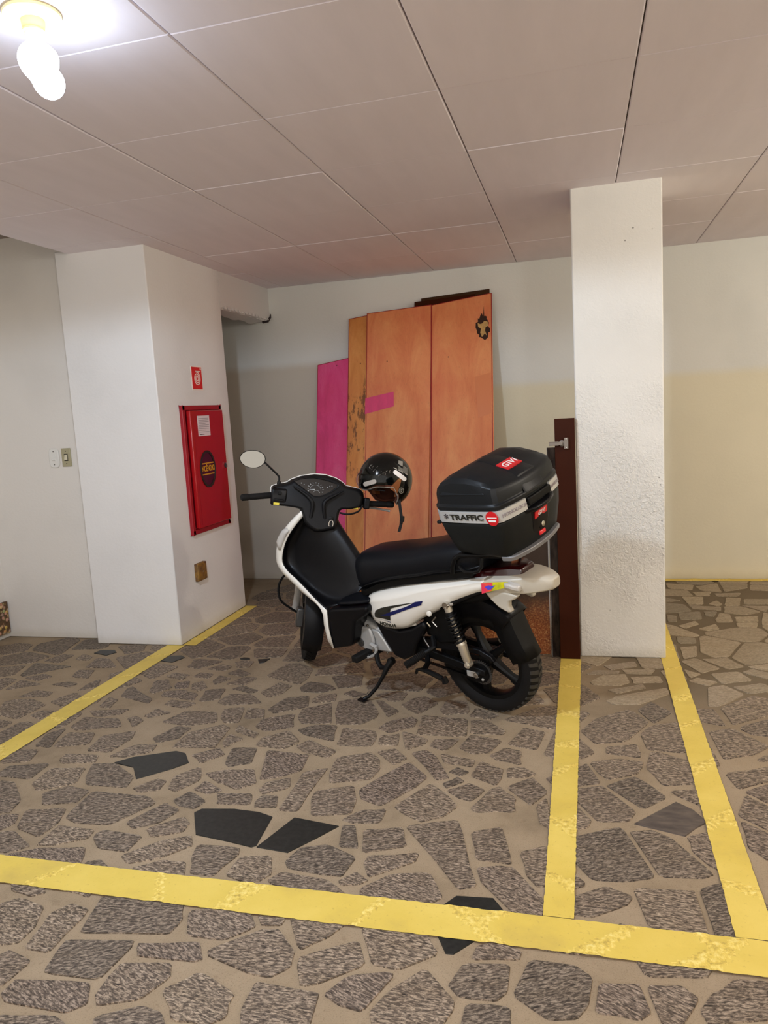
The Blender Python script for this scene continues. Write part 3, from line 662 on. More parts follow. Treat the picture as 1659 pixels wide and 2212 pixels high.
so_ = bpy.data.objects.new('bulb_light', sd_); C.objects.link(so_); so_.location = (LP[0]+.035, LP[1]-.01, ZC-.245)

# ------------------------------------------------------------------ light switches on the left wall
YW = 3.947
def switch(name, x, z, w, h, mplate, mrock, label, beige):
    t = empty(name, (x, YW, z), label, 'light switch')
    n = 20
    if beige:
        MB().box((-w/2, -.008, -h/2), (w/2, 0, h/2)).build('plate', mplate, t, bevel=.0025)
    else:
        prof = []
        for k in range(28):
            a = 2*PI*k/28; ca, sa = math.cos(a), math.sin(a)
            prof.append((w/2*abs(ca)**.5*(1 if ca > 0 else -1), h/2*abs(sa)**.55*(1 if sa > 0 else -1)))
        MB().prism(prof, lambda a, b: (a, 0, b), lambda a, b: (a, -.010, b)).build('plate', mplate, t, bevel=.003)
    d = -.008 if beige else -.010
    MB().box((-.013, d-.001, -.022), (.013, d+.001, .022)).build('slot', M['slot'] if beige else mplate, t)
    MB().add([(-.010, d-.001, -.017), (.010, d-.001, -.017), (.010, d-.001, .017), (-.010, d-.001, .017), (-.010, d-.008, -.015), (.010, d-.008, -.015), (.010, d-.002, .016), (-.010, d-.002, .016)],
             [(4, 5, 6, 7), (0, 1, 5, 4), (1, 2, 6, 5), (2, 3, 7, 6), (3, 0, 4, 7)]).build('rocker', mrock, t, bevel=.001)
    for s in (-1, 1):
        MB().lathe([(.0032, 0), (.0032, -.0015), (.001, -.002)], 10, 'Y', (0, d, s*h*.34)).build('screw', M['slot'], t)
switch('light_switch', -3.118, 1.141, .072, .118, M['plastic_white'], M['plastic_white'], 'white rounded light switch on the left wall', False)
switch('light_switch', -3.032, 1.142, .064, .112, M['plastic_beige'], M['plastic_ivory'], 'beige rectangular light switch next to the white niche block', True)

# ------------------------------------------------------------------ fire hose cabinet, its sign, the small wall box
YCAB0, YCAB1, ZB, ZT = 4.070, 4.575, .622, 1.412
t = empty('hose_cabinet', (XB, YCAB0, ZB), 'red metal fire hose cabinet set in the white wall', 'cabinet')
W, H = YCAB1-YCAB0, ZT-ZB
fr = MB()
for a, b in (((0, 0, 0), (.022, W, .03)), ((0, 0, H-.03), (.022, W, H)), ((0, 0, 0), (.022, .03, H)), ((0, W-.03, 0), (.022, W, H))): fr.box(a, b)
fr.box((-.001, 0, 0), (.006, W, H))
fr.build('frame', M['red_frame'], t, bevel=.004)
D0 = .018
dr = MB().box((D0, .045, .035), (D0+.028, W-.030, H-.032)).build('door', M['red'], t, bevel=.005)
cy, cz, ry, rz = .205, .392, .098, .116
n = 40
ring = [(cy+ry*math.cos(2*PI*k/n), cz+rz*math.sin(2*PI*k/n)) for k in range(n)]
xd = D0+.028
def sc(p, s): return (cy+(p[0]-cy)*s, cz+(p[1]-cz)*s)
mb = MB().loft([[(xd-.001, *sc(p, 1.0)) for p in ring], [(xd+.006, *sc(p, 1.0)) for p in ring], [(xd+.006, *sc(p, .88)) for p in ring], [(xd-.001, *sc(p, .86)) for p in ring]], caps=False)
mb.build('window_gasket', M['rubber_seal'], dr)
MB().prism([sc(p, .88) for p in ring], lambda a, b: (xd-.0005, a, b), lambda a, b: (xd+.002, a, b)).build('window', M['window_dark'], dr)
mb = MB()
for zz in (.360, .428):
    mb.box((xd+.002, cy-.078, zz-.0035), (xd+.003, cy+.078, zz+.0035))
mb.build('lettering_band', M['amber'], dr)
text('INCÊNDIO', .050, (xd+.0026, cy, .394), (0, 1, 0), (0, 0, 1), M['amber'], dr, xs=.74, bold=.0012)
pp = MB().box((xd+.0002, .125, H-.190), (xd+.0014, .280, H-.065)).build('notice', M['paper'], dr)
mb = MB()
for i in range(9):
    mb.box((xd+.0014, .137, H-.082-i*.0105-.0015), (xd+.0018, .268 if i % 4 != 3 else .225, H-.082-i*.0105+.0015))
mb.build('print', M['ink'], dr)
MB().box((xd+.0014, .14, H-.182), (xd+.0018, .20, H-.178)).build('print', M['ink_dark'], dr)
lt = MB().lathe([(.016, 0), (.016, .006), (.010, .009)], 16, 'X', (xd, W-.056, .395)).build('latch', M['ink_dark'], dr)
MB().box((xd+.006, W-.060, .383), (xd+.013, W-.052, .412)).build('latch_key', M['chrome'], dr)
# slim recessed lines of the pressed door edge
MB().box((D0+.0285, .075, .055), (D0+.0292, .078, H-.06)).build('door_crease', M['red_frame'], dr)

t = empty('hose_sign', (XB+.001, 4.322, 1.582), 'small red sign with a white hose coil above the cabinet', 'sign')
MB().box((-.001, -.068, -.074), (.0012, .068, .074)).build('border', M['sign_white'], t)
MB().box((.0012, -.062, -.068), (.0024, .062, .068)).build('face', M['sign_red'], t)
pts = []
for k in range(150):
    a = k/149*2*PI*3.1; r = .006+.0365*k/149
    pts.append((r*math.cos(a+1.2), r*math.sin(a+1.2)))
mb = MB(); wv = .0032
rg = []
for k, (a, b) in enumerate(pts):
    a0, b0 = pts[max(k-1, 0)]; a1, b1 = pts[min(k+1, len(pts)-1)]
    d = np.array([a1-a0, b1-b0]); d = d/np.hypot(*d); nn = np.array([-d[1], d[0]])*wv
    rg.append([(.0025, a+nn[0], b+nn[1]-.004), (.0025, a-nn[0], b-nn[1]-.004), (.0031, a-nn[0], b-nn[1]-.004), (.0031, a+nn[0], b+nn[1]-.004)])
mb.loft(rg)
ex, ey = pts[-1]
mb.box((.0025, ex-.004, ey-.002), (.0031, ex+.004, ey+.004))
mb.box((.0025, -.012, .038), (.0031, .048, .0445))
mb.build('hose_symbol', M['sign_white'], t)
MB().lathe([(.007, .0025), (.007, .0031)], 14, 'X', (0, .050, .058)).build('maker_mark', M['sign_white'], t)

t = empty('outlet_box', (XB, 4.13, .388), 'small tarnished box low on the white wall below the hose cabinet', 'box')
MB().box((-.002, -.055, -.055), (.026, .055, .055)).build('body', M['brass'], t, bevel=.004)
MB().box((.026, -.046, -.046), (.029, .046, .046)).build('cover', M['brass'], t, bevel=.0015)
MB().lathe([(.004, .029), (.004, .031), (.001, .032)], 8, 'X').build('screw', M['hinge'], t)

# ------------------------------------------------------------------ boards leaning on the back wall
KL = (5.54-5.0)/2.05               # lean: Y = 5.0 + KL * z
nl = Vector((0, -1, KL)).normalized(); ul = Vector((0, KL, 1)).normalized()
def board(name, label, poly, depth, thick, m, group, edge=None, cat='board'):
    """poly: (x, z) corners; depth: how far in front of the leaning plane the back face lies"""
    x0 = sum(p[0] for p in poly)/len(poly)
    t = empty(name, (x0, 5.0, 0), label, cat, group)
    f0 = lambda a, b: tuple(Vector((a-x0, KL*b, b))+nl*depth)
    f1 = lambda a, b: tuple(Vector((a-x0, KL*b, b))+nl*(depth+thick))
    MB().prism(poly, f0, f1).build('panel', m, t, bevel=.0015, seg=1, smooth=False)
    if edge:
        mb = MB()
        n = len(poly); top = sorted(range(n), key=lambda i: -poly[i][1])[:2]
        a, b = poly[min(top, key=lambda i: poly[i][0])], poly[max(top, key=lambda i: poly[i][0])]
        e = .004
        q = [f0(a[0], a[1]), f0(b[0], b[1]), f1(b[0], b[1]), f1(a[0], a[1])]
        off = ul*.0008
        mb.add([Vector(p)+off for p in q]+[Vector(p)-ul*e+nl*.0008 for p in (q[3], q[2])], [(0, 1, 2, 3), (3, 2, 5, 4)])
        for xs in (a[0], b[0]):
            zt = a[1] if xs == a[0] else b[1]; s = -1 if xs == a[0] else 1
            p0 = [Vector(f0(xs, 0.004)), Vector(f1(xs, .004)), Vector(f1(xs, zt)), Vector(f0(xs, zt))]
            mb.add([p+Vector((s*.0008, 0, 0)) for p in p0]+[p0[1]+Vector((-s*.004, 0, 0))+nl*.0008, p0[2]+Vector((-s*.004, 0, 0))+nl*.0008, p0[1]+Vector((s*.0008, 0, 0))+nl*.0008, p0[2]+Vector((s*.0008, 0, 0))+nl*.0008], [(0, 1, 2, 3), (6, 4, 5, 7)])
        mb.build('sealed_edge', edge, t, smooth=False)
    return t, x0, f1
G = 'boards leaning on the back wall'
board('plywood_board', 'dark brown board standing highest behind the orange boards', [(-1.13, .0), (-.60, .0), (-.60, 2.135), (-1.10, 2.112)], -.018, .016, M['brown_lam2'], G)
board('plywood_board', 'dark brown board whose left corner shows behind the orange boards', [(-1.148, .0), (-.70, .0), (-.70, 2.105), (-1.148, 2.085)], -.001, .014, M['brown_lam'], G)
board('plywood_board', 'pink stained board at the left of the leaning stack', [(-1.885, 0), (-1.44, 0), (-1.44, 1.742), (-1.890, 1.676)], .002, .015, M['ply_pink'], G, M['ply_edge'])
board('plywood_board', 'ochre stained plywood strip left of the middle orange board', [(-1.652, 0), (-1.30, 0), (-1.30, 2.03), (-1.643, 1.995)], .020, .015, M['ply2'], G, M['ply_edge'])
tb, xb, fb = board('plywood_board', 'orange stained plywood board on the right with a torn hole', [(-1.06, 0), (-.566, 0), (-.581, 2.088), (-1.06, 2.035)], .022, .015, M['ply'], G, M['ply_edge'])
def on_board(fb, pts, lift=.001): return [Vector(fb(a, b))+nl*lift for a, b in pts]
random.seed(3)
hc = (-.645, 1.850)
def blob(cx, cz, rx, rz, n, j):
    return [(cx+rx*math.cos(2*PI*k/n)*(1+random.uniform(-j, j)), cz+rz*math.sin(2*PI*k/n)*(1+random.uniform(-j, j))) for k in range(n)]
q = on_board(fb, blob(hc[0], hc[1],   .046, .084, 30, .24), .0012)
MB().add(q, [tuple(range(len(q)))]).build('torn_hole_rim', M['knot_dark'], tb, smooth=False)
q = on_board(fb, [(hc[0]-.036, hc[1]+.030), (hc[0]-.018, hc[1]+.022), (hc[0]-.002, hc[1]+.026), (hc[0]+.010, hc[1]+.040), (hc[0]+.036, hc[1]+.034), (hc[0]+.038, hc[1]+.004), (hc[0]+.020, hc[1]-.004), (hc[0]+.016, hc[1]-.028), (hc[0]+.030, hc[1]-.066), (hc[0]+.014, hc[1]-.048), (hc[0]-.006, hc[1]-.072), (hc[0]-.018, hc[1]-.040), (hc[0]-.012, hc[1]-.012), (hc[0]-.032, hc[1]+.002)], .0022)
MB().add(q, [tuple(range(len(q)))]).build('bare_wood', M['knot_wood'], tb, smooth=False)
q = on_board(fb, [(hc[0]+.004, hc[1]+.07), (hc[0]+.012, hc[1]+.07), (hc[0]+.008, hc[1]+.15)], .0012)
MB().add(q, [(0, 1, 2)]).build('split', M['knot_dark'], tb, smooth=False)
q = on_board(fb, [(-.705, 1.50), (-.592, 1.525), (-.590, 1.24), (-.680, 1.215)], .0014)
MB().add(q, [(0, 1, 2, 3)]).build('tape_strip', M['patch_tape'], tb, smooth=False)
tb2, xb2, fb2 = board('plywood_board', 'orange stained plywood board in the middle with a pink patch', [(-1.512, 0), (-1.040, 0), (-1.013, 2.037), (-1.497, 2.016)], .040, .015, M['ply'], G, M['ply_edge'])
q = on_board(fb2, [(-1.503, 1.395), (-1.290, 1.43), (-1.288, 1.325), (-1.505, 1.28)], .0012)
MB().add(q, [(0, 1, 2, 3)]).build('pink_patch', M['patch_pink'], tb2, smooth=False)

# ------------------------------------------------------------------ dark furniture panels by the column
def upright(name, label, x0, x1, yf, z1, th, m, lean=0.0, grp='dark panels beside the column', z0=0.0):
    t = empty(name, ((x0+x1)/2, yf, 0), label, 'panel', grp)
    w = (x1-x0)/2
    MB().add([(-w, 0, z0), (w, 0, z0), (w, th, z0), (-w, th, z0), (-w, lean, z1), (w, lean, z1), (w, th+lean, z1), (-w, th+lean, z1)],
             [(0,3,2,1),(4,5,6,7),(0,1,5,4),(1,2,6,5),(2,3,7,6),(3,0,4,7)]).build('board', m, t, bevel=.0015, seg=1, smooth=False)
    return t
t = upright('cabinet_panel', 'narrow dark brown cabinet door with a steel hinge against the white column', -.118, -.020, 3.79, 1.222, .018, M['brown_lam'], lean=.02)
hg = MB().box((-.004, -.0035, 1.074), (.016, .020, 1.128)).build('hinge', M['hinge'], t, bevel=.001)
MB().lathe([(.015, 0), (.015, -.006), (.011, -.0075)], 20, 'Y', (-.014, .016, 1.101)).build('hinge_cup', M['hinge'], hg)
MB().box((-.078, -.002, 1.093), (-.012, .008, 1.109)).box((-.078, -.005, 1.091), (-.03, -.002, 1.095)).box((-.078, -.005, 1.107), (-.03, -.002, 1.111)).build('hinge_arm', M['hinge'], hg, bevel=.001)
for dx, dz in ((.006, 1.080), (.006, 1.122)):
    MB().lathe([(.003, -.0035), (.003, -.0055), (.001, -.006)], 8, 'Y', (dx, 0, dz)).build('screw', M['chrome'], hg)
t = upright('cabinet_panel', 'glossy black brown panel standing between the top case and the narrow door', -.160, -.100, 3.82, 1.080, .016, M['black_gloss'], lean=.02)
MB().add([(-.0295, -.0005, 0), (-.0272, -.0005, 0), (-.0272, .016, 0), (-.0295, .016, 0), (-.0295, .0195, 1.08), (-.0272, .0195, 1.08), (-.0272, .036, 1.08), (-.0295, .036, 1.08)], [(0,3,2,1),(4,5,6,7),(0,1,5,4),(1,2,6,5),(2,3,7,6),(3,0,4,7)]).build('edge_band', M['rack_grey'], t, smooth=False)
t = upright('cabinet_panel', 'wide worn brown panel behind the rear wheel with chipped orange lower edge', -.56, -.166, 3.86, .78, .016, M['brown_worn'], lean=.04)
MB().add([(0.1935, -.001, 0), (0.1965, -.001, 0), (0.1965, .016, 0), (0.1935, .016, 0), (0.1935, .039, .78), (0.1965, .039, .78), (0.1965, .056, .78), (0.1935, .056, .78)],
         [(0,3,2,1),(4,5,6,7),(0,1,5,4),(1,2,6,5),(2,3,7,6),(3,0,4,7)]).build('edge_band', M['edge_white'], t, smooth=False)

# ------------------------------------------------------------------ the motorcycle (bike frame: x forward, y left, z up)
BC = (-.34289316, 3.10813665); HD = math.radians(151.85317); LEAN = math.radians(9)
bf = Vector((math.cos(HD), math.sin(HD), 0)); bl0 = Vector((-math.sin(HD), math.cos(HD), 0)); bu0 = Vector((0, 0, 1))
bl = bl0*math.cos(LEAN)-bu0*math.sin(LEAN); bu = bu0*math.cos(LEAN)+bl0*math.sin(LEAN)
BM = Matrix(((bf.x, bl.x, bu.x, BC[0]), (bf.y, bl.y, bu.y, BC[1]), (bf.z, bl.z, bu.z, .006), (0, 0, 0, 1)))
bike = empty('motorcycle', label='white and black step-through motorcycle leaning on its side stand', cat='motorcycle', mat=BM)
SAX = Vector((-.4462, 0, .895)).normalized(); SP0 = Vector((1.341, 0, 0)); SROT = Matrix.Rotation(math.radians(-41), 3, SAX)
def st(p): return tuple(SROT @ (Vector(p)-SP0)+SP0)
def interp(tab, x):
    """tab: rows (x, a, b, ...) with x descending"""
    for r0, r1 in zip(tab, tab[1:]):
        if r0[0] >= x >= r1[0]:
            f = (r0[0]-x)/(r0[0]-r1[0]) if r0[0] != r1[0] else 0
            return [a+(b-a)*f for a, b in zip(r0[1:], r1[1:])]
    return list(tab[0][1:]) if x > tab[0][0] else list(tab[-1][1:])

# --- wheels
def wheel(prefix, cx, cz, R, hw, rr, steer, dy, spokes_n, phase):
    X = (lambda p: st((p[0]+cx, p[1]+dy, p[2]+cz))) if steer else (lambda p: (p[0]+cx, p[1]+dy, p[2]+cz))
    sh = R-rr
    prof = [(rr, -hw*.62), (rr+sh*.25, -hw*.92), (rr+sh*.55, -hw), (rr+sh*.80, -hw*.86), (R-.006, -hw*.5), (R-.003, 0), (R-.006, hw*.5), (rr+sh*.80, hw*.86), (rr+sh*.55, hw), (rr+sh*.25, hw*.92), (rr, hw*.62)]
    tyre = MB().lathe(prof, 64, 'Y', caps=False).xf(X).build('tyre', M['rubber'], bike)
    tr = MB(); nb = 44
    for k in range(nb):
        for s in (-1, 1):
            a0 = 2*PI*(k+(.5 if s > 0 else 0))/nb
            # one chevron block: bent plate following the crown
            vs = []
            for lift in (-.003, .0035):
                for (yy, rad, sk) in ((.03, R-.0035, .0), (.50, R-.006, .03), (.88, R-sh*.20, .055)):
                    for e in (-.030, .030):
                        a = a0+sk+e*(1.35-.3*yy)
                        vs.append(((rad+lift)*math.sin(a), s*yy*hw, (rad+lift)*math.cos(a)))
            fs = [(0, 1, 3, 2), (2, 3, 5, 4), (6, 8, 9, 7), (8, 10, 11, 9), (0, 2, 8, 6), (2, 4, 10, 8), (1, 7, 9, 3), (3, 9, 11, 5), (0, 6, 7, 1), (4, 5, 11, 10)]
            tr.add(vs, fs)
    o = tr.xf(X).build('tread_blocks', M['rubber_tread'] if not steer else M['rubber'], tyre, smooth=False); o['kind'] = 'stuff'
    MB().lathe([(rr-.018, -hw*.5), (rr-.014, -hw*.62), (rr+.004, -hw*.66), (rr+.004, -hw*.56), (rr-.012, -hw*.3), (rr-.014, hw*.3), (rr+.004, hw*.56), (rr+.004, hw*.66), (rr-.014, hw*.62), (rr-.018, hw*.5), (rr-.024, 0), (rr-.018, -hw*.5)], 56, 'Y', caps=False).xf(X).build('rim', M['black_metal'], bike)
    for k in range(spokes_n):
        a = 2*PI*k/spokes_n+phase; mb = MB(); rings = []
        for f, w, tk in ((.022, .024, .026), (.06, .017, .022), (rr-.06, .013, .017), (rr-.012, .021, .018)):
            b = a+(.05 if f > .05 else 0)
            c, s = math.sin(b), math.cos(b); tx, tz = s, -c
            rings.append([(f*c+tx*w*q[0], tk*q[1], f*s+tz*w*q[0]) for q in ((-1, -.6), (-.5, -1), (.5, -1), (1, -.6), (1, .6), (.5, 1), (-.5, 1), (-1, .6))])
        mb.loft(rings).xf(X).build('spoke', M['black_metal'], bike)
    MB().lathe([(.012, -.062), (.032, -.055), (.036, -.03), (.030, 0), (.036, .03), (.032, .05), (.012, .058)], 24, 'Y').xf(X).build('hub', M['black_metal'], bike)
    return X
RWC = (.036, 0, .234)
RX = wheel('rear', RWC[0], RWC[2], .240, .049, .176, False, 0, 5, .32)
FX = wheel('front', 1.261,   .277, .277, .031, .222, True, -.034, 5, .1)

# rear drive: sprocket, axle, swingarm, chain guard
sp = MB(); nT = 34; ring = []
for k in range(nT*4):
    a = 2*PI*k/(nT*4); r = .056 if k % 4 in (0, 1) else .050
    ring.append((r*math.sin(a), r*math.cos(a)))
sy = .070
sp.prism(ring, lambda a, b: (RWC[0]+a, sy, RWC[2]+b-.034), lambda a, b: (RWC[0]+a, sy+.005, RWC[2]+b-.034)).build('sprocket', M['alu_dark'], bike, smooth=False)
MB().lathe([(.044, 0), (.044, .008), (.030, .010), (.0, .010)], 28, 'Y', (RWC[0], sy+.003, RWC[2]-.034)).build('sprocket_carrier', M['black_deep'], bike)
for k in range(4):
    a = k*PI/2+.5
    MB().lathe([(.007, 0), (.007, .008), (.004, .010)], 6, 'Y', (RWC[0]+.028*math.sin(a), sy+.010, RWC[2]-.034+.028*math.cos(a))).build('sprocket_bolt', M['alu'], bike)
MB().tube([(RWC[0], -.11, RWC[2]-.030), (RWC[0], .115, RWC[2]-.030)], .008, 10).lathe([(.013, .100), (.013, .112), (.008, .114)], 6, 'Y', (RWC[0], 0, RWC[2]-.030)).build('axle', M['chrome'], bike)
MB().box((-.028, -.006, -.013), (.03, .006, .013), Matrix.Translation((RWC[0]+.022, .100, RWC[2]-.032))).build('chain_adjuster', M['alu'], bike, bevel=.003)
for s in (1, -1):
    MB().loft([[(x, s*(y-.012), z-hh), (x, s*(y+.012), z-hh), (x, s*(y+.012), z+hh), (x, s*(y-.012), z+hh)] for x, y, z, hh in ((.44, .085, .262, .022), (.25, .088, .245, .019), (.06, .090, .222, .016), (-.005, .090, .215, .013))]).build('swingarm', M['black_deep'], bike, bevel=.004)
# chain and its lower guard
ch = MB()
for k in range(34):
    f = k/33; x = .40-(.40-RWC[0])*f
    for zz, o in ((.292-.016*f, 0), (.200-.042*f, 1)):
        ch.box((x-.005, sy-.002, zz-.0045), (x+.005, sy+.008, zz+.0045))
o = ch.build('chain', M['black_metal'], bike, smooth=False); o['kind'] = 'stuff'
cg = [(.44, .235), (.44, .312), (.26, .320), (.10, .318), (.02, .312), (-.035, .292), (-.050, .268), (-.02, .272), (.03, .290), (.10, .288), (.26, .275)]
MB().prism(cg, lambda a, b: (a, .064, b), lambda a, b: (a, .086, b)).build('chain_guard', M['black_satin'], bike, bevel=.004)
# shocks
for s in (1, -1):
    top, bot = Vector((.112, .135*s, .520)), Vector((.050, .128*s, .262))
    d = (bot-top); L = d.length; u = d.normalized(); e1 = u.cross(Vector((0, 1, 0))).normalized(); e2 = u.cross(e1)
    sk = MB().tube([top, top+d*.15], [.017, .017], 16).tube([top+d*.12, top+d*.66], .009, 12).build('shock_absorber', M['silver_paint'], bike)
    MB().tube([top+d*.08, top+d*.16], [.016, .020], 16).build('spring_cap', M['black_deep'], sk)
    MB().tube([top+d*.60, top+d*.63, top+d*.66, top+d*.665, top+d*.93, top+d*.97], [.020, .023, .023, .0205, .0185, .012], 20).build('damper_body', M['silver_paint'], sk)
    MB().tube([top+d*.30, top+d*.36], [.0155, .0155], 14).tube([top+d*.42, top+d*.47], [.0155, .0155], 14).tube([top+d*.52, top+d*.56], .0155, 14).build('bump_stop', M['chrome'], sk)
    pts = []
    for k in range(241):
        f = k/240; a = 2*PI*8.2*f
        pts.append(top+d*(.13+.50*f)+(e1*math.cos(a)+e2*math.sin(a))*.0235)
    MB().tube(pts, .0042, 7).build('spring', M['black_deep'], sk)
    MB().tube([bot+Vector((0, -.014, 0)), bot+Vector((0, .014, 0))], .014, 14).tube([bot+Vector((0, -.02*s, 0)), bot+Vector((0, .022*s, 0))], .008, 6).build('shock_eye', M['silver_paint'], sk)
    MB().tube([top+Vector((0, -.014, .004)), top+Vector((0, .016, .004))], .015, 12).tube([top+Vector((-.0, 0, 0)), top+Vector((-.035, .0, .012))], [.010, .006], 8).build('shock_mount', M['chrome'], sk)

# --- black core of the machine: frame tunnel, under-seat tray
tab = ((.70, .54, .30, .055), (.62, .55, .30, .080), (.50, .56, .33, .085), (.40, .58, .36, .09), (.28, .61, .42, .10), (.15, .635, .50, .10), (.02, .65, .52, .09), (-.10, .66, .56, .08), (-.20, .67, .60, .06))
MB().loft([[(x, -w, zb), (x, w, zb), (x, w, (zt+zb)/2), (x, w*.8, zt), (x, -w*.8, zt), (x, -w, (zt+zb)/2)] for x, zt, zb, w in tab]).build('under_seat_tray', M['black_deep'], bike, bevel=.012)
MB().prism([(.575, .395), (.505, .362), (.42, .352), (.34, .378), (.27, .42), (.255, .39), (.33, .30), (.365, .235), (.42, .205), (.475, .215), (.53, .30)], lambda a, b: (a, .085, b), lambda a, b: (a, .132, b)).build('sprocket_cover', M['black_satin'], bike, bevel=.014, seg=3)
# black box and frame tubes between shock and panel
MB().prism([(.30, .43), (.20, .48), (.14, .50), (.10, .45), (.13, .33), (.22, .31), (.28, .35)], lambda a, b: (a, .05, b), lambda a, b: (a, .098, b)).build('frame_plate', M['black_deep'], bike, bevel=.01)
MB().tube([(.33, .09, .42), (.25, .10, .455), (.16, .115, .505), (.08, .115, .535), (-.06, .10, .60)], .013, 10).build('frame_tube', M['black_deep'], bike)
MB().tube([(.20, .122, .405), (.215, .128, .43), (.19, .128, .455)], .0035, 6).tube([(.235, .124, .40), (.245, .13, .42)], .004, 6).build('cable_clip', M['chrome'], bike)

# --- rear mudguard
rg = []
for k in range(15):
    a = math.radians(52-k*6.7); r = .268
    c, s = math.sin(a), math.cos(a)
    cx, cz = RWC[0], RWC[2]+.035
    hw = .070
    dep = .085 if k < 11 else .07
    rg.append([(cx+(r-dep)*c, -hw, cz+(r-dep)*s), (cx+r*.985*c, -hw*.95, cz+r*.985*s), (cx+(r+.006)*c, -hw*.6, cz+(r+.006)*s), (cx+(r+.008)*c, 0, cz+(r+.008)*s), (cx+(r+.006)*c, hw*.6, cz+(r+.006)*s), (cx+r*.985*c, hw*.95, cz+r*.985*s), (cx+(r-dep)*c, hw, cz+(r-dep)*s)])
MB().loft(rg, caps=False, closed=False).build('rear_mudguard', M['black_satin'], bike, solid=.004)
fl_pts = [(-.085, .535, .050), (-.118, .500, .058), (-.138, .450, .060), (-.155, .400, .060), (-.180, .338, .058), (-.204, .288, .054)]
rg = []
for x, z, w in fl_pts:
    rg.append([(x+.085, w, z-.030), (x+.03, w*1.0, z-.010), (x+.006, w*.85, z), (x-.004, 0, z+.003), (x+.006, -w*.85, z), (x+.03, -w, z-.010), (x+.085, -w, z-.030)])
MB().loft(rg, caps=False, closed=False).build('mud_flap', M['black_deep'], bike, solid=.005)

# --- white side panels
PT = ((.588, .478, .405, .118, .122), (.575, .500, .380, .126, .140), (.54, .522, .364, .122, .158), (.50, .537, .359, .118, .165), (.435, .557, .362, .114, .168), (.375, .573, .374, .112, .167), (.34, .583, .388, .112, .165), (.302, .592, .413, .110, .162), (.265, .601, .437, .109, .158), (.20, .612, .470, .107, .152), (.14, .622, .502, .105, .146), (.08, .630, .532, .102, .140), (.03, .637, .555, .100, .135), (-.03, .646, .580, .095, .128), (-.075, .653, .592, .09, .122))
def panel_y(x, z):
    zt, zb, yt, ym = interp(PT, x)
    f = (zt-z)/(zt-zb)
    ks = ((0, yt), (.12, yt+(ym-yt)*.62), (.22, yt+(ym-yt)*.90), (.30, ym-.004), (.55, ym), (.85, ym-.010), (1, ym-.030))
    for (f0, y0), (f1, y1) in zip(ks, ks[1:]):
        if f <= f1: return y0+(y1-y0)*max(0, (f-f0)/(f1-f0))
    return ks[-1][1]
for s in (1, -1):
    rings = []
    for k in range(45):
        x = .588-(.588+.075)*k/44; zt, zb, yt, ym = interp(PT, x)
        pts = [(x, s*panel_y(x, zt-(zt-zb)*f), zt-(zt-zb)*f) for f in (0, .06, .12, .17, .22, .26, .30, .42, .55, .7, .85, .93, 1)]
        rings.append(pts)
    sp_ = MB().loft(rings, caps=False, closed=False).build('side_panel', M['white_paint'], bike, solid=.004, angle=60)
    if s > 0: SPL = sp_
def on_panel(outline, m, name, lift=.0018, parent=None):
    """decal: triangulated fan refined so that it follows the panel"""
    bm = bmesh.new(); vs = [bm.verts.new((a, 0, b)) for a, b in outline]; f = bm.faces.new(vs)
    bmesh.ops.triangulate(bm, faces=[f])
    for _ in range(3): bmesh.ops.subdivide_edges(bm, edges=[e for e in bm.edges if e.calc_length() > .012], cuts=1, use_grid_fill=False); bmesh.ops.triangulate(bm, faces=bm.faces)
    for v in bm.verts: v.co.y = panel_y(v.co.x, v.co.z)+lift
    bm.normal_update()
    for f in bm.faces:
        if f.normal.y < 0: f.normal_flip()
    me = bpy.data.meshes.new(name); bm.to_mesh(me); bm.free(); me.materials.append(m); me.shade_smooth()
    o = bpy.data.objects.new(name, me); C.objects.link(o); o.parent = parent or SPL
    return o
on_panel([(.528, .414), (.522, .432), (.508, .452), (.47, .470), (.415, .487), (.33, .508), (.26, .524), (.33, .502), (.41, .476), (.462, .455), (.484, .440), (.496, .424), (.46, .428), (.426, .440), (.428, .414), (.47, .417)], M['decal_black'], 'stripe_decal')
on_panel([(.484, .432), (.45, .444), (.40, .466), (.33, .492), (.295, .508), (.268, .524), (.225, .533), (.25, .519), (.238, .512), (.29, .494), (.34, .474), (.40, .448), (.425, .438)], M['decal_blue'], 'stripe_decal', .0022)
on_panel([(.527, .411), (.428, .409), (.43, .402), (.45, .408)], M['decal_blue'], 'stripe_decal', .0022)
text('HONDA', .024, (.452, panel_y(.452, .389)+.002, .389), (-1, 0, .02), (0, -.12, 1), M['decal_black'], SPL, xs=1.1, bold=.0008)
MB().lathe([(.013, 0), (.012, .007), (.006, .009), (0, .009)], 18, 'Y', (.205, .148, .476)).build('panel_cap', M['white_paint'], SPL)
# --- tail: white cowl closing behind the box, sticker, brackets, tail lamp
TT = ((-.070, .653, .592, .121), (-.12, .657, .590, .112), (-.18, .661, .588, .100), (-.225, .664, .586, .086), (-.265, .663, .590, .070), (-.300, .659, .596, .052), (-.325, .651, .602, .036), (-.334, .645, .608, .026))
rings = []
for x, zt, zb, y in TT:
    zm = (zt+zb)/2
    rings.append([(x, y*.55, zb), (x, y*.9, zb+.006), (x, y, zm), (x, y*.93, zt-.008), (x, y*.72, zt), (x, -y*.72, zt), (x, -y*.93, zt-.008), (x, -y, zm), (x, -y*.9, zb+.006), (x, -y*.55, zb)])
tail = MB().loft(rings).build('tail_cowl', M['white_tail'], bike, bevel=.004)
for s in (1, -1):
    MB().prism([(-.060, .585), (-.085, .556), (-.118, .528), (-.160, .512), (-.176, .516), (-.165, .536), (-.168, .560), (-.200, .575), (-.215, .590), (-.13, .600)], lambda a, b: (a, s*.070, b), lambda a, b: (a, s*.098, b)).build('tail_bracket', M['white_tail'], bike, bevel=.006)
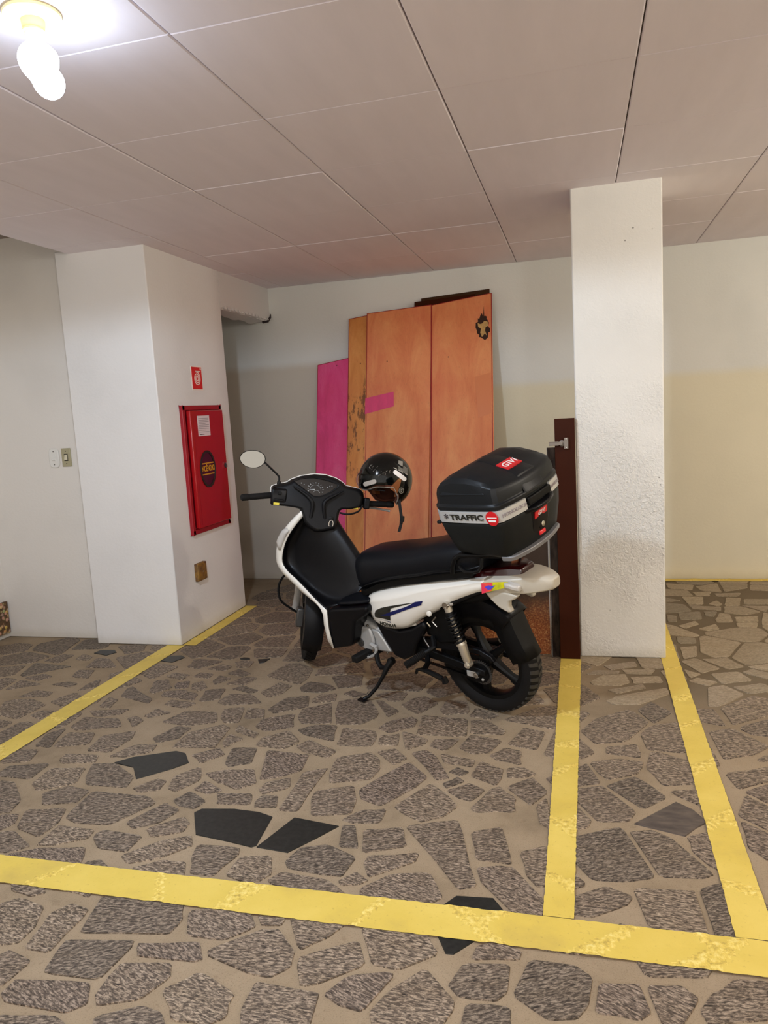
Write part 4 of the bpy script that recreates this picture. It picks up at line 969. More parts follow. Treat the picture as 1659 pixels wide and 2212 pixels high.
def tail_y(x, z):
    zt, zb, y = interp(TT, x); return y*1.0+.002
q = [(-.070, .637), (-.10, .642), (-.14, .645), (-.182, .648), (-.178, .632), (-.168, .622), (-.12, .609), (-.066, .592)]
def tail_dec(pts, m, lift=0.0):
    cx = sum(p[0] for p in pts)/len(pts); cz = sum(p[1] for p in pts)/len(pts)
    v = [(a, tail_y(a, b)+.0015+lift, b) for a, b in pts]+[(cx, tail_y(cx, cz)+.002+lift, cz)]
    n = len(pts)
    return MB().add(v, [(i, (i+1) % n, n) for i in range(n)]).build('sticker', m, tail, smooth=False, fixn=False)
tail_dec(q, M['sticker_yellow']); tail_dec([(-.070, .637), (-.10, .642), (-.118, .641), (-.112, .609), (-.066, .592)], M['sticker_pink'], .0012)
tail_dec([(-.083, .622), (-.100, .631), (-.118, .628), (-.130, .634), (-.112, .616), (-.096, .611)], M['sticker_blue'], .0024)
MB().loft([[(x, -y, z), (x, y, z), (x, y*.8, z+hh), (x, -y*.8, z+hh)] for x, y, z, hh in ((.02, .090, .630, .03), (-.08, .092, .640, .040), (-.17, .075, .650, .042), (-.215, .05, .655, .03))]).build('tail_lamp', M['tail_red'], bike, bevel=.008)
for s in (1,):
    mb = MB().loft([[(x, y-.012, z-.012), (x, y+.018, z-.010), (x, y+.020, z+.012), (x, y-.012, z+.016)] for x, y, z in ((-.165, .094, .632), (-.188, .100, .632), (-.212, .096, .626), (-.228, .082, .618))])
    mb.build('turn_signal', M['lens_clear'], bike, bevel=.006)

# --- seat
ST_ = ((.716, .620, .580, .018), (.704, .640, .548, .048), (.684, .658, .518, .078), (.650, .680, .496, .106), (.605, .695, .500, .126), (.56, .702, .522, .134), (.50, .710, .548, .138), (.42, .720, .572, .140), (.34, .732, .592, .142), (.26, .747, .608, .143), (.20, .765, .622, .144), (.14, .780, .636, .143), (.06, .788, .650, .138), (-.02, .788, .664, .124), (-.06, .780, .680, .105))
rings = []
for x, zt, zb, w in ST_:
    hh = zt-zb; ring = []
    for k in range(24):
        a = 2*PI*k/24; ca, sa = math.cos(a), math.sin(a)
        yy = w*abs(ca)**.62*(1 if ca > 0 else -1); zz = (abs(sa)**.72)*(1 if sa > 0 else -1)
        ring.append((x, yy, (zt+zb)/2+hh/2*zz-(0 if zz < 0 else 0)))
    rings.append(ring)
seat = MB().loft(rings).build('seat', M['seat'], bike, angle=80)
pts = [(x, w*.985*(1), zb+(zt-zb)*.20) for x, zt, zb, w in ST_[3:]]
MB().tube([(a, b+.001, c) for a, b, c in pts], .0035, 6).tube([(a, -b-.001, c) for a, b, c in pts], .0035, 6).build('seat_piping', M['black_satin'], seat)
MB().loft([[(x, s*yy, z) for s, yy, z in ((-1, w, zb-.012), (1, w, zb-.012), (1, w, zb+.02), (-1, w, zb+.02))] for x, zt, zb, w in [(a, b, c, d*.93) for a, b, c, d in ST_[3:-1]]]).build('seat_base', M['black_deep'], bike, bevel=.004)

# --- grab rail / box rack
for s in (1, -1):
    MB().tube([(.055, .138*s, .672), (.048, .142*s, .700), (.030, .142*s, .736), (.005, .138*s, .752), (-.06, .130*s, .755), (-.16, .10*s, .752), (-.22, .06*s, .752)], .011, 10).build('grab_rail', M['black_metal'], bike)
    MB().tube([(.015, .140*s, .705), (-.01, .142*s, .688), (-.05, .142*s, .688), (-.075, .138*s, .694), (-.088, .132*s, .712), (-.09, .125*s, .745)], .008, 8).build('rail_brace', M['black_metal'], bike)
MB().box((-.25, -.085, .748), (.03, .085, .760)).build('rack_plate', M['black_deep'], bike, bevel=.004)

# --- leg shield, centre tunnel (black) and front cowl (white)
SH = (  # wing edge K, white edge W, valley V, tunnel side T, ridge R (half section, y >= 0)
 ((.925, .110, .868), (.928, .116, .892), (.975, .075, .845), (.905, .058, .825), (.862, .0, .812)),
 ((.972, .155, .812), (.985, .160, .838), (1.030, .105, .772), (.900, .062, .772), (.836, .0, .780)),
 ((1.015, .175, .760), (1.052, .178, .778), (1.065, .120, .722), (.885, .068, .715), (.812, .0, .750)),
 ((1.050, .188, .700), (1.090, .190, .718), (1.080, .130, .665), (.868, .073, .660), (.786, .0, .716)),
 ((1.066, .196, .638), (1.108, .198, .634), (1.070, .140, .600), (.850, .080, .600), (.752, .0, .668)),
 ((1.034, .200, .598), (1.068, .203, .580), (1.015, .150, .552), (.828, .088, .540), (.722, .0, .622)),
 ((.985, .200, .565), (1.010, .204, .540), (.965, .152, .520), (.805, .092, .500), (.706, .0, .590)),
 ((.942, .200, .533), (.955, .204, .500), (.925, .152, .492), (.790, .096, .476), (.698, .0, .560)),
 ((.864, .200, .470), (.838, .204, .428), (.850, .152, .452), (.765, .100, .450), (.690, .0, .530)),
 ((.800, .200, .424), (.836, .204, .345), (.785, .160, .430), (.735, .110, .440), (.684, .0, .505)),
)
def smooth_pts(p, n=3):
    """Catmull-Rom refinement of a polyline"""
    p = [Vector(q) for q in p]; out = []
    for i in range(len(p)-1):
        a, b, c, d = p[max(i-1, 0)], p[i], p[i+1], p[min(i+2, len(p)-1)]
        for k in range(n):
            t = k/n
            out.append(.5*((2*b)+(-a+c)*t+(2*a-5*b+4*c-d)*t*t+(-a+3*b-3*c+d)*t*t*t))
    out.append(p[-1]); return out
mirror = lambda p: (p[0], -p[1], p[2])
cols = [smooth_pts([s[i] for s in SH], 3) for i in range(5)]
rings = []
for i in range(len(cols[0])):
    K, Wd, V_, T_, R_ = (tuple(c[i]) for c in cols)
    half = smooth_pts([K, V_, T_, R_, mirror(T_)], 4)[:13]
    full = [tuple(q) for q in half]+[mirror(q) for q in half[-2::-1]]
    rings.append(full)
MB().loft(rings, caps=False, closed=False).build('leg_shield', M['black_satin'], bike, solid=.004, angle=70)
for s in (1, -1):
    MB().lathe([(.007, 0), (.007, .003), (.003, .004)], 10, 'X', (1.06, s*.118, .622)).xf(lambda p: (p[0]-.012, p[1], p[2])).build('shield_screw', M['alu'], bike)
    rings = []
    for i in range(len(cols[0])):
        K, Wd = Vector(cols[0][i]), Vector(cols[1][i])
        f = i/(len(cols[0])-1)
        o1 = K+Vector((-.002, .003, 0)); o2 = Wd
        m1 = Wd+Vector((.022, -.020, .0)); m2 = Wd+Vector((.055, -.075, .0)); m3 = Vector((Wd.x+.085*(1-f*.6), .030, Wd.z+.0)); 
        n1 = Vector((Wd.x+.095*(1-f*.6), 0, Wd.z))
        if f > .62: m2 = Wd+Vector((.03, -.035, 0)); m3 = Wd+Vector((.035, -.055, 0)); n1 = Wd+Vector((.03, -.07, 0))
        row = [o1, (o1+o2)/2+Vector((0, .004, 0)), o2, m1, m2, m3, n1]
        rings.append([(q.x, s*q.y, q.z) for q in row])
    # lower tip
    tip = [(.812, .200, .330), (.823, .203, .30), (.830, .204, .262), (.85, .19, .27), (.86, .17, .27), (.86, .15, .27), (.86, .14, .27)]
    tip2 = [(.806, .198, .225), (.808, .199, .224), (.812, .199, .222), (.83, .19, .228), (.84, .17, .23), (.84, .15, .23), (.84, .14, .23)]
    rings.append([(a, s*b, c) for a, b, c in tip]); rings.append([(a, s*b, c) for a, b, c in tip2])
    fc = MB().loft(rings, caps=False, closed=False).build('front_cowl', M['white_paint'], bike, solid=.004, angle=60)
    # turn signal lens set in the cowl edge
    rr_ = []
    for i in (4, 5, 6, 7, 8, 9):
        K, Wd = Vector(cols[0][i]), Vector(cols[1][i]); w = .75 if 4 < i < 9 else .35
        a = K+(Wd-K)*.15; b = K+(Wd-K)*(.3+w*.8)
        rr_.append([(a.x, s*(a.y+.009), a.z), ((a.x+b.x)/2, s*((a.y+b.y)/2+.016), (a.z+b.z)/2), (b.x+.006, s*(b.y+.008), b.z+.004), (b.x+.03, s*(b.y-.02), b.z+.002)])
    MB().loft(rr_, caps=False, closed=False).build('signal_lens', M['lens_clear'], fc, solid=.003, angle=70)
    # black lower cover boxes with the step ledge
    out = [(.803, .424), (.735, .436), (.671, .448), (.60, .462), (.542, .474), (.536, .450), (.565, .425), (.60, .405), (.633, .385), (.645, .350), (.663, .298), (.676, .268), (.692, .252), (.76, .231), (.815, .214), (.829, .216), (.828, .262), (.815, .335)]
    MB().prism(out, lambda a, b: (a, s*.095, b), lambda a, b: (a, s*.192, b)).build('lower_cover', M['black_satin'], bike, bevel=.016, seg=4)
    MB().loft([[(x, s*y0, z), (x, s*y1, z+.002), (x, s*y1*.98, z+.018), (x, s*y0, z+.03)] for x, y0, y1, z in ((.775, .07, .155, .430), (.72, .06, .168, .445), (.65, .06, .172, .458), (.585, .06, .168, .470), (.548, .06, .158, .478))]).build('step_ledge', M['seat'], bike, bevel=.008, seg=3)

# --- engine
MB().prism([(.705, .368), (.66, .362), (.60, .350), (.545, .330), (.515, .285), (.480, .226), (.52, .215), (.60, .212), (.66, .208), (.70, .222), (.722, .245), (.724, .29), (.712, .33)], lambda a, b: (a, -.10, b), lambda a, b: (a, .118, b)).build('crankcase', M['alu'], bike, bevel=.016, seg=3)
eng = MB().prism([(.700, .300), (.665, .335), (.605, .335), (.590, .28), (.598, .222), (.655, .214), (.700, .235), (.712, .265)], lambda a, b: (a, .116, b), lambda a, b: (a, .134, b)).build('alternator_cover', M['alu'], bike, bevel=.010, seg=3)
MB().prism([(.598, .332), (.555, .325), (.525, .285), (.495, .232), (.590, .222), (.582, .28)], lambda a, b: (a, .116, b), lambda a, b: (a, .130, b)).build('gear_cover', M['alu'], bike, bevel=.008, seg=3)
MB().lathe([(.021, 0), (.021, .005), (.017, .006), (.016, .004), (.006, .004), (.006, .007), (0, .007)], 26, 'Y', (.676, .134, .252)).build('inspection_cap', M['alu_dark'], eng)
for a, b in ((.700, .31), (.618, .345), (.60, .218), (.708, .24), (.515, .225)):
    MB().lathe([(.006, 0), (.006, .006), (.003, .007)], 8, 'Y', (a, .126, b)).build('case_bolt', M['chrome'], eng)
MB().tube([(.70, 0, .285), (.93, 0, .335)], [.062, .058], 20).build('cylinder', M['black_deep'], bike)
for k in range(6):
    x = .74+k*.027
    MB().box((-.004, -.075, -.07), (.004, .075, .07), Matrix.Translation((x, 0, .293+(x-.74)*.22))).build('cooling_fin', M['black_deep'], bike, bevel=.003)
# exhaust on the far side
MB().tube([(.86, -.05, .26), (.80, -.10, .20), (.60, -.14, .165), (.36, -.15, .17), (.20, -.155, .19), (.19, -.155, .19), (-.03, -.150, .235), (-.045, -.150, .238)], [.016, .016, .016, .016, .018, .034, .040, .026], 14).build('muffler', M['black_deep'], bike)
# gear lever and front footrest
MB().tube([(.620, .120, .195), (.620, .160, .195)], .007, 8).tube([(.70, .150, .180), (.655, .150, .182), (.61, .150, .196), (.578, .152, .215), (.565, .150, .238), (.572, .146, .252)], .0075, 8).tube([(.72, .150, .176), (.695, .150, .186)], .010, 8).tube([(.565, .146, .250), (.60, .146, .262)], .009, 8).build('gear_lever', M['alu'], bike)
MB().loft([[(x-w*.9, y, z-.016), (x+w*.9, y, z-.016), (x+w*.9, y, z+.016), (x-w*.9, y, z+.016)] for x, y, z, w in ((.632, .125, .210, .020), (.645, .160, .206, .022), (.658, .205, .200, .022), (.661, .214, .199, .018))]).build('front_footrest', M['rubber'], bike, bevel=.006)
MB().tube([(.60, .06, .20), (.61, .14, .20), (.648, .160, .203)], .010, 8).build('footrest_bar', M['black_deep'], bike)
MB().tube([(.575, .145, .222), (.558, .160, .186), (.535, .168, .165), (.500, .165, .168), (.480, .150, .190)], .012, 8).build('stand_bracket', M['black_deep'], bike)
# side stand down to the floor
sf = BM.inverted() @ Vector((0, 0, 0))
def floor_pt(x, y):
    # bike-space z where the floor lies under local (x, y)
    A = BM.to_3x3(); o = BM.translation
    return (0.004-o.z-A[2][0]*x-A[2][1]*y)/A[2][2]
fx, fy = .575, .275
ss = MB().tube([(.478, .150, .205), (.490, .170, .180), (.505, .195, .140), (.530, .225, .09), (fx-.014, fy-.022, floor_pt(fx-.014, fy-.022)+.016), (fx, fy, floor_pt(fx, fy)+.007)], [.016, .014, .0095, .0085, .0085, .008], 10).build('side_stand', M['black_metal'], bike)
MB().box((-.022, -.012, -.003), (.022, .012, .003), Matrix.Translation((fx+.004, fy+.004, floor_pt(fx, fy)+.004))).build('stand_foot', M['black_metal'], ss, bevel=.002)
MB().tube([(.540, .235, .075), (.575, .235, .068), (.585, .240, .055), (.560, .248, .045)], .0028, 6).build('stand_hook', M['steel'], ss)
MB().lathe([(.018, 0), (.018, .02), (.008, .026), (0, .026)], 14, 'Y', (.480, .140, .200)).build('stand_pivot', M['black_metal'], ss)
# rear footrest with ribbed rubber
a0, a1 = Vector((.246, .172, .296)), Vector((.298, .252, .262)); d = a1-a0
pg = MB().tube([a0-d*.25, a0], .011, 10).build('rear_footrest', M['black_deep'], bike)
pr = []; rs = []
for k in range(27):
    pr.append(a0+d*(k/26)); rs.append(.0175 if k % 2 else .0145)
MB().tube(pr, rs, 14).build('footrest_rubber', M['rubber'], pg)
MB().tube([(.25, .10, .34), (.22, .135, .31), (.235, .152, .303)], .012, 8).build('footrest_hanger', M['black_deep'], bike)
MB().tube([(.30, .100, .345), (.285, .12, .33), (.25, .135, .305)], .003, 6).build('lock_wire', M['steel'], bike)
# centre stand, folded up
MB().tube([(.318, .170, .185), (.305, .175, .205), (.278, .178, .214), (.258, .178, .212)], .007, 8).tube([(.278, .175, .214), (.235, .170, .205), (.19, .168, .192), (.165, .168, .184)], [.009, .012, .012, .010], 8).tube([(.165, .168, .196), (.158, .168, .170)], [.013, .015], 8).build('centre_stand', M['black_metal'], bike)
MB().tube([(.30, .10, .24), (.27, .14, .225), (.265, .172, .213)], .012, 8).build('centre_stand_arm', M['black_deep'], bike)

# --- steered front end
for s in (1, -1):
    fk = MB().tube([(1.262, s*.075-.02, .270), (1.235, s*.075-.02, .325), (1.13, s*.075-.02, .535)], [.020, .019, .019], 14).tube([(1.13, s*.075-.02, .535), (1.02, s*.07-.02, .76)], .013, 12).xf(st).build('fork_leg', M['alu'], bike)
MB().tube([(1.261, -.12, .277), (1.261, .085, .277)], .008, 8).xf(st).build('front_axle', M['chrome'], bike)
MB().lathe([(.105, 0), (.105, .004), (.055, .004), (.055, 0)], 36, 'Y', (1.261, .028, .277)).xf(st).build('brake_disc', M['steel'], bike)
MB().box((-.035, .018, -.05), (.03, .058, .05), Matrix.Translation((1.165, .0, .255))).xf(st).build('brake_caliper', M['alu_dark'], bike, bevel=.008)
rg = []
for k in range(15):
    a = math.radians(38-k*11.2); r = .302+(.014 if k > 10 else 0)
    c, s = math.sin(a), math.cos(a); hw = .054 if k < 12 else .050
    cx, cz, dy = 1.261, .277, -.02
    rg.append([(cx+(r-.055)*c, dy-hw, cz+(r-.055)*s), (cx+(r-.01)*c, dy-hw*.98, cz+(r-.01)*s), (cx+r*c, dy-hw*.6, cz+r*s), (cx+(r+.004)*c, dy, cz+(r+.004)*s), (cx+r*c, dy+hw*.6, cz+r*s), (cx+(r-.01)*c, dy+hw*.98, cz+(r-.01)*s), (cx+(r-.055)*c, dy+hw, cz+(r-.055)*s)])
MB().loft(rg, caps=False, closed=False).xf(st).build('front_mudguard', M['black_plastic'], bike, solid=.004)
MB().tube(smooth_pts([(1.05, .075, .52), (1.10, .135, .49), (1.135, .165, .42), (1.135, .150, .345), (1.145, .09, .300), (1.155, .045, .275)], 5), .0062, 8).xf(st).build('brake_hose', M['black_deep'], bike)

# handlebar cover
CV = [(.262, .938), (.257, .948), (.235, .957), (.188, .972), (.170, .987), (.125, 1.008), (.062, 1.023), (.005, 1.024), (-.046, 1.013), (-.075, .999), (-.096, .982), (-.135, .977), (-.166, .972), (-.182, .958), (-.187, .941), (-.184, .905), (-.178, .887), (-.130, .874), (-.088, .871), (-.076, .862), (-.070, .848), (-.064, .80), (-.056, .770), (.0, .752), (.036, .748), (.07, .765), (.096, .790), (.108, .825), (.120, .852), (.150, .857), (.202, .860), (.243, .863), (.258, .885)]
cc = (.036, .92)
def ring_of(sx, x, tilt=0.0, sz=None):
    out = []
    for a, b in CV:
        y = cc[0]+(a-cc[0])*sx; z = cc[1]+(b-cc[1])*(sz or sx)
        out.append((x+tilt*(z-.92), y, z))
    return out
hb = MB().loft([ring_of(.90, .852, .25), ring_of(.965, .866, .22), ring_of(1.0, .892, .1), ring_of(1.0, .93), ring_of(.97, .945)]).xf(st).build('handlebar_cover', M['black_plastic'], bike, bevel=.006, seg=2, angle=50)
cu2 = [(a, b) for a, b in CV]
MB().loft([ring_of(1.018, .932, 0, 1.035), ring_of(1.016, .95, 0, 1.03), ring_of(.95, 1.0), ring_of(.75, 1.04), ring_of(.45, 1.06)]).xf(st).build('headlight_cowl', M['white_paint'], bike, angle=50)
MB().lathe([(.07, 0), (.066, .012), (.04, .02), (0, .023)], 28, 'X', (1.052, .036, .92)).xf(st).build('headlight_lens', M['lens_clear'], bike)
# gauge cluster
GP = [(.158, .984), (.130, .995), (.098, 1.003), (.064, 1.006), (.02, 1.002), (-.018, .995), (-.049, .985), (-.046, .976), (-.02, .953), (.012, .934), (.036, .925), (.062, .924), (.09, .940), (.125, .962), (.152, .977)]
gx_ = lambda z: .852+.25*(z-.92)
gc = (.055, .965)
MB().loft([[(gx_(b)-.001, gc[0]+(a-gc[0])*k, gc[1]+(b-gc[1])*k) for a, b in GP] if k2 == 0 else [(gx_(b)-k2, gc[0]+(a-gc[0])*k, gc[1]+(b-gc[1])*k) for a, b in GP] for k, k2 in ((1.08, 0), (1.07, .007), (1.0, .006), (.98, .001))], caps=False).xf(st).build('gauge_bezel', M['black_satin'], bike, angle=50)
gf = MB().prism(GP, lambda a, b: (gx_(b)+.002, a, b), lambda a, b: (gx_(b)-.0025, a, b)).xf(st).build('gauge_lens', M['gauge_face'], bike)
mk = MB(); dc = (.056, .955)
def gpt(y, z, l=.0030): return (gx_(z)-l, y, z)
for k in range(11):
    a = math.radians(-20+k*22); c, s = math.cos(a), math.sin(a)
    for r0, r1, w in ((.033, .039, .0011),):
        mk.add([gpt(dc[0]-c*r0-s*w, dc[1]+s*r0*.85-c*w), gpt(dc[0]-c*r0+s*w, dc[1]+s*r0*.85+c*w), gpt(dc[0]-c*r1+s*w, dc[1]+s*r1*.85+c*w), gpt(dc[0]-c*r1-s*w, dc[1]+s*r1*.85-c*w)], [(0, 1, 2, 3)])
for rr0, a0_, a1_, n in ((.026, 0, 180, 18), (.015, 10, 170, 12)):
    for k in range(n):
        b0, b1 = math.radians(a0_+(a1_-a0_)*k/n), math.radians(a0_+(a1_-a0_)*(k+1)/n)
        oy = dc[0] if rr0 > .02 else .050; oz = dc[1]-.002 if rr0 > .02 else .937
        mk.add([gpt(oy-math.cos(b)*q, oz+math.sin(b)*q*.85) for b, q in ((b0, rr0), (b0, rr0+.0012), (b1, rr0+.0012), (b1, rr0))], [(0, 1, 2, 3)])
for yy, zz in ((.125, .978), (.112, .972), (-.012, .975), (-.022, .978), (.0, .968)):
    mk.add([gpt(yy-.002, zz-.002), gpt(yy+.002, zz-.002), gpt(yy+.002, zz+.002), gpt(yy-.002, zz+.002)], [(0, 1, 2, 3)])
mk.xf(st).build('gauge_markings', M['gauge_mark'], gf, smooth=False, fixn=False)
MB().add([gpt(dc[0]+.004, dc[1]+.001, .0036), gpt(dc[0]+.034, dc[1]-.004, .0036), gpt(dc[0]+.004, dc[1]-.003, .0036)], [(0, 1, 2)]).xf(st).build('needle', M['gauge_mark'], gf, smooth=False, fixn=False)
# V-shaped lip under the gauges
for sg, pts in ((1, [(.842, .165, .962), (.838, .12, .938), (.832, .085, .915), (.828, .066, .885), (.832, .068, .82)]), (-1, [(.842, -.075, .962), (.838, -.04, .938), (.832, .0, .912), (.828, .012, .885), (.834, .0, .82)])):
    MB().tube(smooth_pts(pts, 4), [.003+.006*min(1, i/8) for i in range(17)], 10).xf(st).build('cover_rib', M['black_plastic'], bike)
# switch pods, buttons, caution labels
MB().loft([[(x, y+.0, z) for x, z in ((.845, .862), (.838, .90), (.846, .942), (.90, .95), (.905, .862))] for y in (.190, .21, .255, .262)]).xf(st).build('switch_pod', M['black_satin'], bike, bevel=.008)
MB().box((.832, .215, .915), (.842, .232, .930)).xf(st).build('dimmer_switch', M['black_deep'], bike, bevel=.002)
MB().box((.830, .205, .885), (.842, .248, .895)).xf(st).build('signal_switch', M['black_deep'], bike, bevel=.002)
MB().box((.8365, .222, .866), (.8385, .249, .877)).xf(st).build('caution_label', M['label_yellow'], bike)
MB().box((.8555, -.158, .878), (.8575, -.134, .888)).xf(st).build('caution_label', M['label_yellow'], bike)
# grips
def grip(y0, y1, nm):
    s = 1 if y1 > y0 else -1; L = abs(y1-y0); zt = lambda y: .904-.10*abs(abs(y)-.25)
    P = lambda f: (.895-(.05 if s > 0 else -.03)*f, y0+(y1-y0)*f, .905-(.021 if s > 0 else -.006)*f)
    g = MB().tube([P(0), P(.68), P(.74), P(.76), P(.80), P(.97), P(1.0)], [.0150, .0150, .0135, .0135, .0165, .0165, .0125], 16).xf(st).build('handlebar_grip', M['rubber'], bike)
    return g
grip(.255, .400, 'l'); grip(-.186, -.345, 'r')
MB().box((.86, -.215, .882), (.905, -.186, .935)).xf(st).build('throttle_switch', M['black_satin'], bike, bevel=.005)
MB().tube([(.91, -.15, .885), (.955, -.20, .885), (.955, -.30, .878), (.945, -.335, .875)], [.006, .006, .005, .006], 8).xf(st).build('brake_lever', M['alu'], bike)
MB().tube(smooth_pts([(.86, -.072, .853), (.85, -.105, .850), (.85, -.135, .856), (.855, -.165, .872), (.865, -.180, .900)], 5), .0045, 8).xf(st).build('brake_cable', M['black_deep'], bike)
# ignition key
kk = [(.822, -.030+.010*math.cos(2*PI*k/16), .800+.018*math.sin(2*PI*k/16)) for k in range(17)]
MB().tube(kk, .0032, 6).xf(st).build('ignition_key', M['chrome'], bike)
MB().lathe([(.013, 0), (.013, -.006), (.008, -.008)], 16, 'X', (.832, -.030, .822)).xf(st).build('key_lock', M['black_deep'], bike)
# left mirror
mc = (.362, 1.065); RY, RZ = .0615, .043
mo = []
for k in range(36):
    a = 2*PI*k/36; ca, sa = math.cos(a), math.sin(a)
    e = 1.0+(.05 if ca < 0 else -.02)*abs(ca)
    mo.append((mc[0]+RY*ca*(1+.05*sa), mc[1]+RZ*sa*e+.10*RY*ca*-.3))
mr = MB().loft([[(.925, mc[0]+(a-mc[0])*.97, mc[1]+(b-mc[1])*.97) for a, b in mo], [(.923, a, b) for a, b in mo], [(.932, a, b) for a, b in mo], [(.950, mc[0]+(a-mc[0])*.8, mc[1]+(b-mc[1])*.8) for a, b in mo]]).xf(st).build('mirror', M['black_satin'], bike, angle=50)
MB().prism([(mc[0]+(a-mc[0])*.94, mc[1]+(b-mc[1])*.94) for a, b in mo], lambda a, b: (.9255, a, b), lambda a, b: (.9225, a, b)).xf(st).build('mirror_glass', M['mirror_glass'], mr, smooth=False)
MB().tube(smooth_pts([(.936, .312, 1.058), (.93, .295, 1.048), (.93, .262, 1.022), (.93, .236, 1.000), (.93, .228, .988), (.93, .227, .960)], 4), .0048, 10).tube([(.93, .227, .972), (.93, .227, .945)], [.009, .011], 10).xf(st).build('mirror_stem', M['black_metal'], mr)

# ------------------------------------------------------------------ top case on the rack
TC = BM @ Matrix.Translation((-.115, .0, .937)) @ Matrix.Rotation(math.radians(-5.2), 4, 'X') @ Matrix.Rotation(math.radians(3.2), 4, 'Y') @ Matrix.Rotation(math.radians(-2.2), 4, 'Z') @ Matrix.Translation((.115, 0, -.16))
case = empty('top_case', label='black motorcycle top case with silver band behind the seat', cat='top case', mat=TC)
PL = [(.068, 0), (.066, .08), (.058, .135), (.040, .178), (.010, .202), (-.06, .206), (-.14, .208), (-.215, .208), (-.252, .204), (-.268, .190), (-.278, .152), (-.286, .110), (-.292, .070), (-.294, .035), (-.295, 0)]
OUT = PL+[(a, -b) for a, b in PL[-2:0:-1]]
CX0 = -.115
def cring(z, sx, sy_, tz=0.0, dx=0.0): return [(CX0+(a-CX0)*sx+dx, b*sy_, z+tz*(a-CX0)) for a, b in OUT]
MB().loft([cring(.000, .70, .72, .06), cring(.006, .80, .80, .05), cring(.020, .86, .86, .04), cring(.100, .965, .97, .02), cring(.138, .995, 1.0), cring(.150, 1.0, 1.005), cring(.156, .99, .99)]).build('case_base', M['case_black'], case, bevel=.004, angle=45)
def arc(z0, z1, s0, sel, th=.004):
    """part of the outline between indices, as a thin solid band"""
    mb = MB(); pts = sel
    rings = []
    for a, b in pts:
        L = math.hypot(a-CX0, b); ux, uy = (a-CX0)/L, b/L
        A = (CX0+(a-CX0)*s0, b*s0); Bp = (A[0]+ux*th, A[1]+uy*th)
        rings.append([(A[0], A[1], z0), (Bp[0], Bp[1], z0+.002), (Bp[0], Bp[1], z1-.002), (A[0], A[1], z1)])
    return mb.loft(rings)
ins = MB().loft([cring(.152, .985, .985), cring(.206, .985, .985)]).build('case_rim', M['case_black'], case)
def along(p, q, f): return (p[0]+(q[0]-p[0])*f, p[1]+(q[1]-p[1])*f)
left_sel = PL[3:13]+[along(PL[12], PL[13], .1)]
arc(.156, .203, .992, left_sel, .006).build('silver_band', M['silver_band'], case, angle=50)
right_sel = [(a, -b) for a, b in PL[3:12]]+[(-.288, -.098)]
arc(.156, .203, .992, right_sel, .006).build('silver_band', M['silver_band'], case, angle=50)
def lid_h(x):
    return interp(((.07, .262), (.055, .275), (.02, .302), (-.03, .328), (-.08, .342), (-.105, .344), (-.16, .328), (-.22, .308), (-.275, .284), (-.30, .272)), x)[0]
lr = [cring(.204, 1.012, 1.012), cring(.210, 1.018, 1.018), cring(.222, 1.014, 1.014), cring(.226, .985, .985), cring(.262, .968, .968)]
for sx, sy_, k in ((.940, .930, .62), (.90, .86, .86), (.80, .66, 1.0), (.5, .4, 1.0), (.2, .15, 1.0)):
    lr.append([(x, y, .262+(lid_h(x)-.262)*k) for x, y, z in cring(0, sx, sy_)])
lid = MB().loft(lr).build('case_lid', M['case_lid'], case, bevel=.004, angle=24)
# raised side facet on the lid and centre spine
for s in (1, -1):
    MB().prism([(-.005, .265), (-.222, .265), (-.182, .300), (-.040, .300)], lambda a, b: (a, s*(.196-(b-.265)*.75), b), lambda a, b: (a, s*(.204-(b-.265)*.80), b)).build('lid_facet', M['case_lid'], lid, bevel=.003)
MB().loft([[(x, -w, lid_h(x)-.004), (x, w, lid_h(x)-.004), (x, w*.8, lid_h(x)+.003), (x, -w*.8, lid_h(x)+.003)] for x, w in ((.0, .055), (-.10, .05), (-.16, .052), (-.22, .056), (-.272, .062))]+[[(-.296, -.066, .222), (-.296, .066, .222), (-.301, .056, .222), (-.301, -.056, .222)]]).build('lid_spine', M['case_lid'], lid, bevel=.002)
# rear: grip handle, lock plate, badges
MB().loft([[(x, y, z-.010), (x-.004, y, z+.006), (x+.03, y, z+.014), (x+.03, y, z-.012)] for x, y, z in ((-.272, .098, .158), (-.296, .075, .152), (-.312, .040, .150), (-.316, 0, .150), (-.312, -.055, .150), (-.300, -.100, .154), (-.268, -.135, .160))]).build('carry_handle', M['black_satin'], case, bevel=.004)
MB().loft([[(x, y, z) for x, z in ((-.27, .166), (-.302, .168), (-.304, .198), (-.27, .200))] for y in (.058, -.092)]).build('handle_recess', M['black_deep'], case, bevel=.004)
lp = MB().loft([[(-.262+dx, .062*w, z), (-.292+dx, .048*w, z), (-.296+dx, 0, z), (-.292+dx, -.066*w, z), (-.262+dx, -.080*w, z)] for z, dx, w in ((.020, .026, .86), (.08, .006, .95), (.143, -.004, 1.0))]).build('lock_plate', M['black_satin'], case, bevel=.004)
def rear_pt(y, z): # on the lock plate
    f = (z-.02)/(.143-.02); return (-.297+.030*(1-f)-.004*f+abs(y)*.02, y, z)
def quad_on_rear(y0, y1, z0, z1, m, name, parent, lift=.002):
    v = [Vector(rear_pt(y, z))+Vector((-lift, 0, 0)) for y, z in ((y0, z0), (y1, z0), (y1, z1), (y0, z1))]
    w = [p+Vector((lift, 0, 0)) for p in v]
    return MB().add(v+w, [(0, 1, 2, 3), (0, 4, 5, 1), (1, 5, 6, 2), (2, 6, 7, 3), (3, 7, 4, 0)]).build(name, m, parent, smooth=False)
bdg = quad_on_rear(.034, -.050, .104, .132, M['badge_red'], 'badge', lp, .003)
c0_ = Vector(rear_pt(-.008, .118))+Vector((-.0034, 0, 0))
